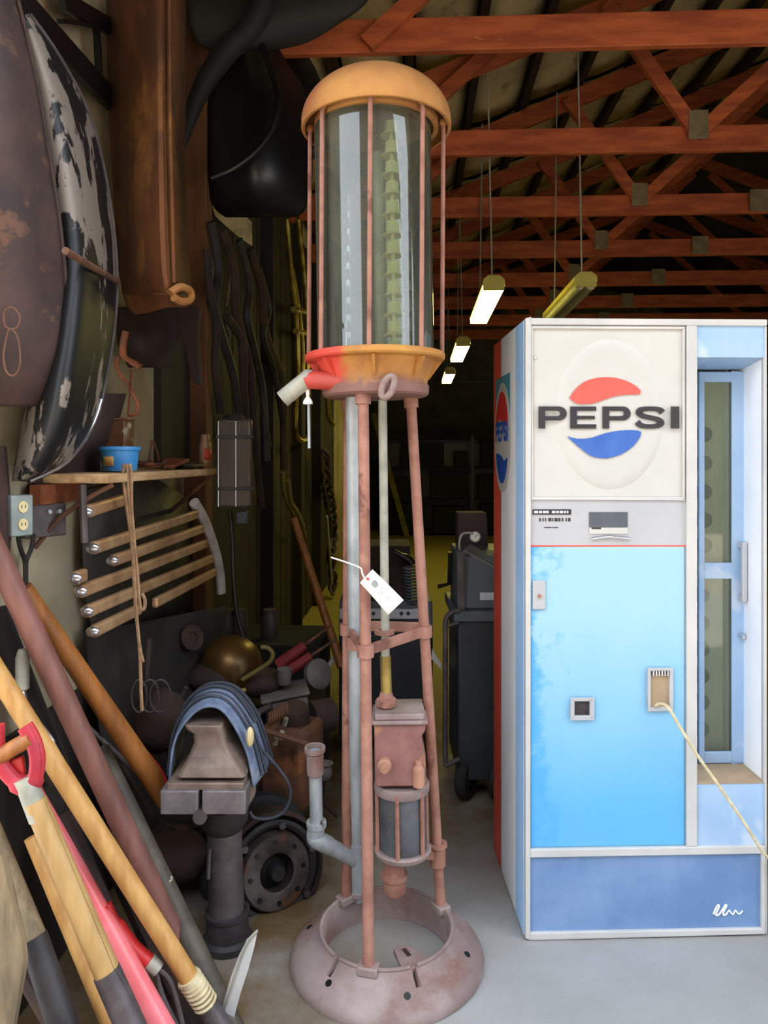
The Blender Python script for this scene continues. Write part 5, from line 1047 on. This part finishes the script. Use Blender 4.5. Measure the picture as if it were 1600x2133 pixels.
build('rim', MB().lathe([(.118, -.07), (.134, -.066), (.136, -.05), (.128, -.040), (.118, -.05)], 40, Mh_, closed=True), M_['brassy'], t)
build('bracket', MB().cyl(P(476, 1392, 2.9), P(478, 1408, 2.9), .012, n=8), M_['galv'], t)
def blob(name, c, r, m, lab, cat, jit=.12, sq=(1, 1, 1)):
    mb = MB().ball(P(*c), tuple(r * s for s in sq), 16, 10, jit=jit); return solo(name, mb, M_[m], lab, cat, ang=60)
t = thing('cast_housing', 'grey cast housing with a square mouth on the scrap pile behind the denim', 'casting', P(600, 1460, 2.9))
HM = Matrix.Translation(P(596, 1468, 2.95)) @ Matrix.Rotation(YAW + R(12), 4, 'Z') @ Matrix.Rotation(R(-8), 4, 'Y')
build('shell', MB().bx(-.085, .085, -.07, .09, -.075, .045, HM), M_['barrel'], t, bevel=.012)
build('lip', MB().bx(-.095, .095, -.08, .10, .045, .058, HM), M_['barrel'], t, bevel=.004)
t = thing('engine_block', 'rust-brown engine part with bolts standing behind the galvanised riser', 'engine', P(612, 1560, 2.75))
EM = Matrix.Translation(P(610, 1558, 2.8)) @ Matrix.Rotation(YAW - R(20), 4, 'Z')
build('block', MB().bx(-.10, .09, -.09, .10, -.20, .10, EM), M_['rustbrown'], t, bevel=.025)
build('cylinder_head', MB().cyl(EM @ Vector((.01, 0, .08)), EM @ Vector((.02, -.02, .16)), .06, .05, 16), M_['rustdark'], t)
for a, c in ((584, 1538), (592, 1510), (572, 1550)): build('bolt', MB().cyl(P(a, c, 2.66), P(a + 4, c - 14, 2.65), .010, n=6), M_['galvdull'], t)
solo('grey_disc', MB().lathe([(0, .02), (.05, .02), (.062, .012), (.062, -.012), (0, -.012)], 24, Matrix.Translation(P(662, 1404, 3.1)) @ (RT * .6 - FW * .7 + UP * .3).normalized().to_track_quat('Z', 'Y').to_matrix().to_4x4()), M_['barrel'], 'dull grey round disc leaning beside the red tool handles', 'disc')
solo('grey_cup', MB().lathe([(0, 0), (.026, 0), (.030, .06), (.026, .062), (0, .05)], 16, Matrix.Translation(P(592, 1424, 2.95))), M_['barrel'], 'small dull grey cup on the grey cast housing', 'cup')
solo('brown_drum', MB().cyl(P(646, 1496, 2.9), P(690, 1488, 2.95), .065, n=20), M_['hood'], 'brown cylinder lying on its side by the red pump leg', 'cylinder')
solo('pale_valve', MB().lathe([(0, -.03), (.02, -.03), (.03, -.01), (.026, .02), (.034, .03), (0, .034)], 14, Matrix.Translation(P(676, 1606, 2.8))), M_['barrel'], 'pale dusty valve lying behind the galvanised riser', 'valve')
for i, (a, b_, w, lab) in enumerate((((578, 1386), (676, 1312), 20, 'upper red handle of the pair on the scrap pile'), ((590, 1404), (690, 1338), 20, 'lower red handle of the pair on the scrap pile'))):
    t = thing('bolt_cutter', lab.replace('handle', 'tool handle') + ' above the cast housing', 'tool', P(b_[0], b_[1], 3.15))
    build('grip', shaft(a, 3.1, ((a[0] + b_[0]) / 2 + 8, (a[1] + b_[1]) / 2 - 5), 3.12, w + 6, w, 10), M_['redhandle'], t)
    build('arm', shaft(((a[0] + b_[0]) / 2, (a[1] + b_[1]) / 2), 3.12, (b_[0] + 12, b_[1] - 8), 3.15, 7, 6, 8), M_['rustbrown'], t)
solo('bent_cane', MB().tube(curve([P(a, b_, 2.9) for a, b_ in ((504, 1416), (540, 1394), (562, 1378), (568, 1362), (558, 1350), (544, 1348))], 5), .009, 8), M_['olive'], 'bent olive handle curling beside the brass-coloured headlamp', 'handle')
for nm, c, r, m, lab, cat, sq in (('scrap_lump', (440, 1410, 2.95), .11, 'hood', 'brown lump of scrap under the headlamp', 'scrap metal', (1, .8, .5)), ('scrap_lump', (540, 1420, 3.0), .10, 'rustdark', 'rusty lump of scrap between headlamp and cast housing', 'scrap metal', (1, .8, .6)), ('scrap_lump', (330, 1500, 2.55), .12, 'rustdark', 'rusty scrap lump low under the dark tarp', 'scrap metal', (.9, .8, .9)), ('scrap_lump', (560, 1640, 2.9), .13, 'rustdark', 'dark scrap lump under the rust-brown engine part', 'scrap metal', (1.1, .8, .8)), ('scrap_lump', (660, 1690, 3.2), .10, 'rustdark', 'dark scrap lump on the floor behind the riser pipe', 'scrap metal', (1, .8, .6)), ('scrap_lump', (350, 1780, 2.45), .13, 'rustdark', 'dark scrap lump behind the spotted pipe by the vise', 'scrap metal', (1.1, .8, .7))):
    blob(nm, c, r, m, lab, cat, .10, sq)
solo('scrap_crate', MB().bx(-.26, .30, -.18, .22, 0, .42, Matrix.Translation((PZ(560, 1640, 0).x - .05, 3.25, 0)) @ Matrix.Rotation(YAW, 4, 'Z')), M_['plybrown'], 'dark wooden crate carrying the scrap pile behind the vise', 'crate', bevel=.01)
solo('tool_chest', MB().bx(-.29, .26, -.2, .25, 0, .55, Matrix.Translation((-.73, 3.75, 0))), M_['cloth'], 'dark low chest against the wall below the iron bars', 'chest', bevel=.01)
for px, py, r, lab in ((470, 1260, .05, 'dark jar among the scrap below the clear lamp housing'), (500, 1240, .04, 'small dark tin among the scrap below the clear lamp housing'), (562, 1246, .045, 'dark lidded tin on the chest beside the orange-brown stick')):
    c = P(px, py, 3.75); c.z = .55
    solo('old_tin', MB().lathe([(0, 0), (r, 0), (r, .10), (r * .8, .115), (r * .8, .14), (0, .14)], 18, Matrix.Translation(c)), M_['greyiron'], lab, 'tin')
# ================================================================ welder and cart behind the pump
MW_ = Mroot(PZ(800, 1580, 0), YAW)
w_ = thing('welding_machine', 'dark blue-black welding machine with a pale control strip behind the pump legs', 'welder', M=MW_)
def wv(px, py, y=0.0): return PL(MW_, px, py, y)
X0, X1 = wv(706, 1400).x, wv(902, 1400).x; Z1, Z2, Z3 = wv(800, 1320).z, wv(800, 1256).z, wv(800, 1150).z
build('cabinet', MB().bx(X0, X1, 0, .5, .10, Z1), M_['cabblack'], w_, bevel=.012)
build('control_panel', MB().prism3([Vector((X0, 0, Z1)), Vector((X0, .5, Z1)), Vector((X0, .5, Z2)), Vector((X0, .05, Z2))], (X1 - X0, 0, 0)), M_['cabgrey'], w_, flat=True, bevel=.006)
st_ = build('control_strip', MB().bx(X0 + .005, X1 - .07, -.012, .015, wv(800, 1288).z, wv(800, 1268).z), M_['cabstrip'], w_, flat=True)
for px in (778, 836, 850): build('screw', MB().cyl(wv(px, 1278, -.020), wv(px, 1278, -.008), .009, n=10), M_['darksteel'], st_)
for px in (776, 824, 842, 854, 874): build('knob', MB().cyl(wv(px, 1302, -.03), wv(px, 1302, .03), .015, n=12), M_['black'], w_)
build('top_hood', MB().prism3([Vector((X0 + .08, .06, Z2)), Vector((X0 + .08, .5, Z2)), Vector((X0 + .08, .5, Z3 + .01)), Vector((X0 + .08, .26, Z3))], (X1 - X0 - .18, 0, 0)), M_['hood'], w_, flat=True, bevel=.008)
for px, s in ((692, -1), (910, 1)):
    build('corner_handle', MB().prism3([wv(px - 9 * s, 1352, -.01), wv(px + 10 * s, 1385, -.01), wv(px + 10 * s, 1396, -.01), wv(px - 12 * s, 1372, -.01)], (0, .03, 0)), M_['white'], w_, flat=True, bevel=.003)
for x in (X0 + .06, X1 - .06):
    for y in (.06, .44):
        build('caster', MB().cyl((x - .015, y, .05), (x + .015, y, .05), .05, n=18), M_['rubber'], w_); build('caster_fork', MB().bx(x - .024, x + .024, y - .02, y + .02, .055, .104), M_['greyiron'], w_, flat=True)
hp = []
for i in range(12 * 12):
    f_ = i / (12 * 12); c = wv(852 + 6 * f_, 1180 + 78 * f_, .06); a = 2 * math.pi * 12 * f_; hp.append(MW_ @ (c + Vector((.026 * math.cos(a), .020 * math.sin(a), 0))))
solo('coiled_cord', MB().tube(hp, .0055, 6), M_['cabgrey'], 'springy grey coiled cord standing on the welding machine', 'cord')
solo('black_tool', MB().tube(curve([MW_ @ wv(a, c, .12) for a, c in ((822, 1150), (838, 1158), (852, 1166), (858, 1176))], 4), [.014] * 5 + [.02] * 8, 10), M_['black'], 'small black torch lying on top of the welding machine', 'torch')
MC = Mroot(PZ(978, 1676, 0), YAW)
t = thing('tool_cart', 'black two-wheeled equipment cart with a tube handle beside the vending machine', 'cart', M=MC)
def cv_(px, py, y=0.0): return PL(MC, px, py, y)
XA, XB = cv_(955, 1400).x, cv_(1075, 1400).x; zz = lambda py: cv_(978, py).z
build('cabinet', MB().bx(XA, XB, .02, .45, .09, zz(1296)), M_['cabblack'], t, bevel=.008)
build('top_ledge', MB().bx(XA - .02, XB, .0, .46, zz(1296), zz(1274)), M_['cabgrey'], t, bevel=.005)
build('tube_handle', MB().tube(curve([cv_(a, c, .0) for a, c in ((958, 1272), (940, 1276), (929, 1292), (928, 1330), (928, 1450), (928, 1580), (934, 1592), (958, 1580))], 5), .011, 10), M_['greyiron'], t)
build('side_brace', MB().tube([cv_(929, 1305, .0), cv_(956, 1297, .0)], .008, 8), M_['greyiron'], t)
build('axle', MB().cyl((XA + .02, .1, .09), (XB, .1, .09), .012, n=10), M_['greyiron'], t)
for x in (XA + .04, XB - .06):
    wl_ = build('wheel', MB().lathe([(.045, -.022), (.078, -.024), (.088, -.014), (.088, .014), (.078, .024), (.045, .022)], 32, Matrix.Translation((x, .06, .088)) @ Matrix.Rotation(R(55 if x < XA + .1 else 90), 4, 'Z') @ Matrix.Rotation(R(90), 4, 'Y') if False else Matrix.Translation((x, .06, .088)) @ Matrix.Rotation(R(62), 4, 'Z') @ Matrix.Rotation(R(90), 4, 'X')), M_['rubber'], t)
    build('wheel_hub', MB().lathe([(0, -.02), (.03, -.02), (.046, -.012), (.046, .012), (.03, .02), (0, .02)], 20, Matrix.Translation((x, .06, .088)) @ Matrix.Rotation(R(62), 4, 'Z') @ Matrix.Rotation(R(90), 4, 'X')), M_['rustdark'], wl_)
build('push_bar', MB().tube([cv_(912, 1222, .25), cv_(936, 1216, .25), cv_(938, 1150, .2)], .010, 8), M_['black'], t)
MQ = MC.copy()
t = thing('battery_charger', 'dark grey charger with a sloping top and pale label on the black cart', 'charger', cv_(0, 0) and MC @ cv_(1000, 1272, .06))
def cw(px, py, y): return MC @ cv_(px, py, y)
zb_ = zz(1274) + .001; z1_, z2_ = cv_(957, 1160, .09).z, cv_(965, 1146, .14).z
build('case', MB().prism3([MC @ Vector((XA + .002, y_, h_)) for y_, h_ in ((.05, zb_), (.09, z1_), (.14, z2_), (.40, z2_), (.40, zb_))], RT * (XB - XA - .01)), M_['cabgrey'], t, flat=True, bevel=.006)
build('label', MB().bx(*[0, 0, 0, 0, 0, 0]) if False else MB().prism3([cw(1000, 1234, .058), cw(1034, 1234, .058), cw(1034, 1250, .054), cw(1000, 1250, .054)], -FW * .002), M_['cabstrip'], t, flat=True)
build('top_plate', MB().prism3([cw(966, 1150, .10), cw(1030, 1185, .07), cw(1040, 1174, .12), cw(980, 1138, .16)], UP * .012), M_['barrel'], t, flat=True)
build('side_strip', MB().prism3([cw(952, 1150, .05), cw(964, 1150, .05), cw(968, 1270, .04), cw(956, 1270, .04)], -FW * .006), M_['greyiron'], t, flat=True)
solo('brown_box', MB().prism3([cw(954, 1150, .30), cw(954, 1068, .30), cw(1014, 1068, .30), cw(1018, 1150, .30)], FW * .12), M_['hood'], 'dark red-brown box standing on the charger behind the round gauge', 'box', flat=True, bevel=.005)
t = thing('pressure_gauge', 'round white-faced gauge on a bent tube above the charger', 'gauge', cw(975, 1130, .2))
gc = cw(990, 1118, .16); GM = Matrix.Translation(gc) @ (-FW).to_track_quat('Z', 'Y').to_matrix().to_4x4()
build('case', MB().lathe([(0, -.02), (.022, -.02), (.024, .004), (.021, .004), (.020, 0), (0, 0)], 24, GM), M_['chrome'], t)
fc = build('dial', MB().lathe([(0, .002), (.0195, .002)], 24, GM), M_['white'], t)
build('needle', MB().bar(GM @ Vector((-.004, -.004, .0035)), GM @ Vector((.01, .010, .0035)), .002, .001), M_['ink'], fc, flat=True)
build('bent_tube', MB().tube(curve([cw(a, c, .16) for a, c in ((958, 1152), (957, 1130), (962, 1114), (974, 1110), (986, 1112))], 5), .0055, 8), M_['galvdull'], t)

# loose scrap in and around the pile
for nm, a, b_, D, w, m, lab in (('scrap_rod', (388, 1432), (330, 1530), 2.7, 9, 'greyiron', 'thin grey rod leaning on the tarp behind the vise'), ('scrap_rod', (252, 1590), (318, 1700), 2.35, 11, 'rustdark', 'rusty rod leaning low between mauve pole and vise'), ('flat_bar', (548, 1520), (668, 1560), 2.62, 12, 'rustbrown', 'rust-brown flat bar lying across the engine part'), ('scrap_pipe', (300, 1742), (424, 1716), 2.5, 20, 'darksteel', 'dark short pipe lying behind the vise post'), ('scrap_pipe', (508, 1500), (566, 1470), 2.85, 16, 'greyiron', 'short grey pipe lying between the headlamp and the engine part'), ('scrap_rod', (640, 1640), (704, 1700), 2.9, 10, 'rustdark', 'dark rod lying on the floor between riser and pump leg'), ('flat_bar', (310, 1330), (300, 1480), 2.42, 13, 'hood', 'brown flat bar hanging upright on the tarp beside the rope')):
    solo(nm, shaft(a, D, b_, D, w, w, 8), M_[m], lab, 'scrap metal')
sp_ = []
for i in range(80):
    f_ = i / 80; c = P(560 + 40 * f_, 1500 - 26 * f_, 2.62); an = 2 * math.pi * 8 * f_; sp_.append(c + UP * (.022 * math.cos(an)) + FW * (.022 * math.sin(an)))
solo('coil_spring', MB().tube(sp_, .005, 6), M_['rustbrown'], 'rusty coil spring on top of the engine part', 'spring')
c = P(395, 1330, 2.9)
solo('scrap_gear', MB().lathe([(0, .015), (.02, .015), (.024, .022), (.05, .022), (.05, -.012), (.03, -.02), (0, -.02)], 14, Matrix.Translation(c) @ (RT * .7 - FW * .6 + UP * .3).normalized().to_track_quat('Z', 'Y').to_matrix().to_4x4()), M_['rustdark'], 'dark toothed gear hung on the tarp left of the headlamp'.replace('left of', 'before'), 'gear')
c = P(480, 1640, 2.75)
solo('pipe_elbow', MB().tube(curve([c + RT * -.06, c, c + UP * .05, c + UP * .08], 5), .022, 12), M_['darksteel'], 'dark pipe elbow lying behind the vise jaws', 'pipe fitting')
